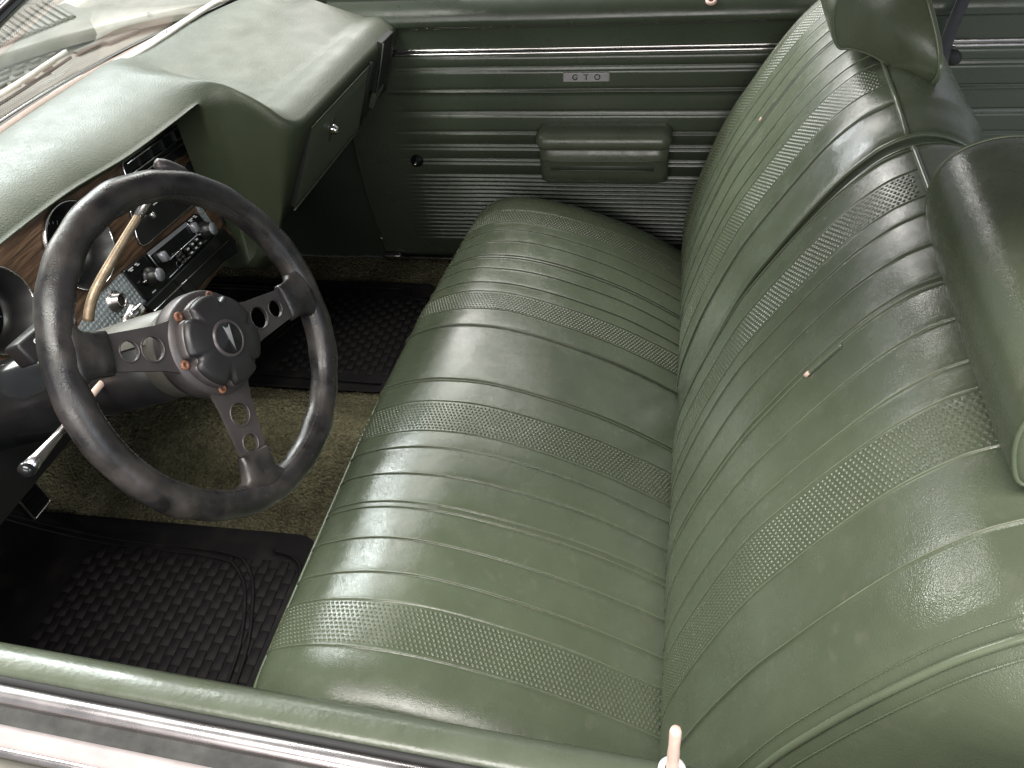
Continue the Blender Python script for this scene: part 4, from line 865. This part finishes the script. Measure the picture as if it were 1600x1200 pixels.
# ================================================================== DRIVER DOOR (window sill seen from outside)
dd = thing('driver_door', 'open-window driver door top with green sill, chrome moulding and weatherstrip', 'car door', (0.3, -0.16, 0.6))
def near_y(x): return -0.1045-0.052*(x+0.07)
def strip(name, prof, mat, x0=-0.75, x1=1.5, n=40, parent=dd, wob=0.0):
    xs = np.linspace(x0, x1, n); P = np.array([[V(x, near_y(x)+dy, 0.66+z+wob*math.sin(9*x)) for dy, z in prof] for x in xs]); return grid(name, P, mat, parent, cv=False)
strip('inner_sill', [(0.006, -0.62), (0.006, -0.10), (0.004, -0.03), (0.001, -0.012), (-0.006, -0.002), (-0.016, 0.002), (-0.028, 0.0025), (-0.036, 0.001), (-0.038, -0.006)], 'paint')
strip('weatherstrip', [(-0.036, -0.012), (-0.036, 0.003), (-0.0385, 0.005), (-0.042, 0.004), (-0.043, -0.010)], 'mould')
a = np.linspace(-0.3, math.pi+0.3, 14)
strip('chrome_moulding', [(-0.0505-0.0085*-math.cos(t)*-1, -0.002+0.0085*math.sin(t)) for t in a], 'dullchrome')
strip('felt_channel', [(-0.056, -0.004), (-0.060, -0.006), (-0.074, -0.007), (-0.076, -0.004)], 'felt')
strip('outer_wipe', [(-0.0745, -0.012), (-0.075, -0.001), (-0.080, 0.001), (-0.094, 0.0), (-0.096, -0.006)], 'pink')
strip('outer_chrome_bead', [(-0.0955-0.0042*-math.cos(t)*-1, -0.003+0.0045*math.sin(t)) for t in a], 'dullchrome')
strip('outer_skin', [(-0.098, -0.010), (-0.103, -0.006), (-0.115, -0.006), (-0.135, -0.010), (-0.155, -0.022), (-0.175, -0.05), (-0.19, -0.12), (-0.20, -0.3)], 'bodypaint')
lx = 0.538; ly = at(1050, 1206, 'z', 0.664)[1]
kb = thing('door_lock_knob', 'slim cream lock button standing on the driver door sill', 'lock knob', (lx, ly, 0.662))
pb = at(1050, 1203, 'z', 0.664); tipz = 0.705; pt = at(1056, 1139, 'y', ly)
dv = unit(pt-pb); L_ = np.linalg.norm(pt-pb)
lathe('ferrule', [(0.0105, -0.001), (0.0105, 0.001), (0.007, 0.003), (0.0055, 0.001)], pb, V(0, 0, 1), 'white', kb, 24, False)
lathe('stem', [(0.0046, -0.01), (0.0046, L_*0.45), (0.0042, L_*0.6), (0.0044, L_*0.93), (0.0036, L_*0.985), (0.0015, L_), (0, L_)], pb, dv, 'cream', kb, 18, False)

# ================================================================== WINDSHIELD, COWL, WIPERS, HOOD
ws_ = thing('windshield', 'slanted dusty windshield glass with black gasket above the dashboard', 'windshield', (-0.68, 0.755, 0.72))
yv = np.linspace(-0.05, 1.56, 50); gp = []
for s in np.linspace(0, 1, 14): gp.append([wbase(y)+V(-0.004+0.50*s-0.04*math.sin(math.pi*s)*-1*0.3, 0, 0.004+0.36*s+0.03*math.sin(math.pi*s)) for y in yv])
grid('glass_pane', np.array(gp), 'glass', ws_)
tube('gasket', [wbase(y)+V(-0.002, 0, 0.008) for y in yv], 0.0055, 'gloss_black', ws_, n=8)
tube('top_gasket', [np.array(gp)[-1][k] for k in range(len(yv))], 0.008, 'gloss_black', ws_, n=8)

cow = thing('cowl_panel', 'dusty pale cowl panel with slotted air intakes ahead of the windshield', 'cowl', (-0.8, 0.755, 0.70))
def hood_edge(y): return -0.99+1.7*max(0.0, y-0.95)**2.35
def cowl_z(x, y): return 0.700-0.012*np.clip((wbase(y)[0]-x)/0.2, 0, 1)
P = []
for y in np.linspace(-0.1, 1.62, 60):
    x0, x1 = hood_edge(y)-0.06, wbase(y)[0]-0.004; x0 = min(x0, x1-0.01)
    P.append([V(x0+(x1-x0)*t, y, 0.690+0.022*t**2) for t in np.linspace(0, 1, 12)])
grid('panel', np.array(P), 'cowlpaint', cow)
def cowl_slot(px, py, lu, lw, zz=0.7015, rot=0.0):
    p = at(px, py, 'z', 0.699); c, s = math.cos(rot), math.sin(rot)
    box('intake_slot', V(p[0], p[1], zz-0.001), V(lw*c, lw*s, 0), V(-lu*s, lu*c, 0), V(0, 0, 0.0035), 'slot', cow, 0.002, 1)
for i in range(4):
    for j in range(6): cowl_slot(14+i*24-j*3, 92+j*10.5-i*9, 0.013, 0.0042, 0.7000, -0.35)
for px, py, lu in ((150, 70, 0.055), (190, 57, 0.045), (60, 158, 0.03), (22, 178, 0.035), (95, 138, 0.012)): cowl_slot(px, py, lu, 0.011, 0.7010, -0.35)

hd = thing('hood', 'pale dusty hood rear edge with louvred air vents', 'hood', (-1.2, 0.9, 0.72))
P = []
for y in np.linspace(-0.1, 1.62, 70):
    e = hood_edge(y); P.append([V(e+0.004, y, 0.700), V(e+0.006, y, 0.715), V(e+0.001, y, 0.722), V(e-0.012, y, 0.7245), V(e-0.03, y, 0.7235)]+[V(e-0.03-d, y, 0.7235+0.004*d-0.02*d*d) for d in np.linspace(0.05, 1.3, 14)])
grid('hood_skin', np.array(P), 'bodypaint', hd)
dl = unit(at(125, 28, 'z', .725)-at(55, -12, 'z', .725))
for k in range(14):
    p = at(112-k*10.5, 28+k*4.2, 'z', 0.726); q_ = p+dl*-0.20*(1-0.02*k)
    lv = box('louvre', (p+q_)/2+V(0, 0, 0.002), (p-q_)/2, np.cross(unit(p-q_), V(0, 0, 1))*0.0052, V(0, 0, 0.004), 'bodypaint', hd, 0.002, 2)
    sd = np.cross(unit(p-q_), V(0, 0, 1)); box('louvre_gap', (p+q_)/2-sd*0.0082+V(0, 0, -0.001), (p-q_)/2*0.97, sd*0.0026, V(0, 0, 0.003), 'slot', lv)

def wiper(label, pts, z, wid, parts):
    P3 = [at(px, py, 'z', z+dz) for px, py, dz in pts]; t = thing('wiper', label, 'wiper', tuple(P3[0]), 'windshield wipers')
    s = spline(P3, 40); d = np.gradient(s, axis=0); d /= np.linalg.norm(d, axis=1)[:, None]; sd = np.cross(d, V(0, 0, 1)); sd /= np.linalg.norm(sd, axis=1)[:, None]
    w = np.interp(np.linspace(0, 1, 40), [0, 0.12, 0.45, 0.5, 1], wid)
    G = np.stack([s-sd*w[:, None], s-sd*(w*0.8)[:, None]+V(0, 0, 0.006), s+sd*(w*0.8)[:, None]+V(0, 0, 0.006), s+sd*w[:, None], s+V(0, 0, -0.004)], 1); grid('wiper_arm', G, 'wiper', t, cv=True, caps=True)
    for k in parts: lathe('rivet', [(0.005, 0.0), (0.0045, 0.003), (0, 0.004)], s[k]+V(0, 0, 0.0055), V(0, 0, 1), 'dullchrome', t, 14, False)
    tube('blade', s+V(0, 0, -0.010)+sd*0.006, 0.003, 'rubber', t, n=6); return t
wiper('long pale wiper arm lying across the cowl beside the glass', [(78, 158, 0), (110, 136, 0), (160, 112, 0.004), (214, 84, 0.006), (260, 55, 0.008), (330, 10, 0.010), (420, -45, 0.012)], 0.735, [0.011, 0.016, 0.013, 0.010, 0.009], (3, 17, 28))
wiper('thin wiper arm at the centre of the cowl pointing at the intake', [(-40, 172, 0), (0, 150, 0), (50, 118, 0.002), (104, 82, 0.004)], 0.728, [0.007, 0.007, 0.006, 0.005, 0.004], ())

# ================================================================== ROOF (over the cabin, above the picture)
rf = thing('car_roof', 'steel roof with pale headliner over the cabin', 'car roof', (0.7, 0.75, 1.2))
def roof_pt(a, b, off):
    x = -0.12+1.95*a; y = 0.06+1.33*b; z = 1.190+0.075*math.sin(math.pi*b)**0.7*math.sin(math.pi*(0.12+0.76*a))+off; return V(x+0.06*math.sin(math.pi*b)*(a < 0.02)*-1, y, z)
for nm, off, mt in (('roof_skin', 0.045, 'bodypaint'), ('headliner', 0.0, 'pink')):
    grid(nm, np.array([[roof_pt(a, b, off*(min(1, 6*min(b, 1-b, a+0.02, 1-a)))) for b in np.linspace(0, 1, 24)] for a in np.linspace(0, 1, 24)]), mt, rf)
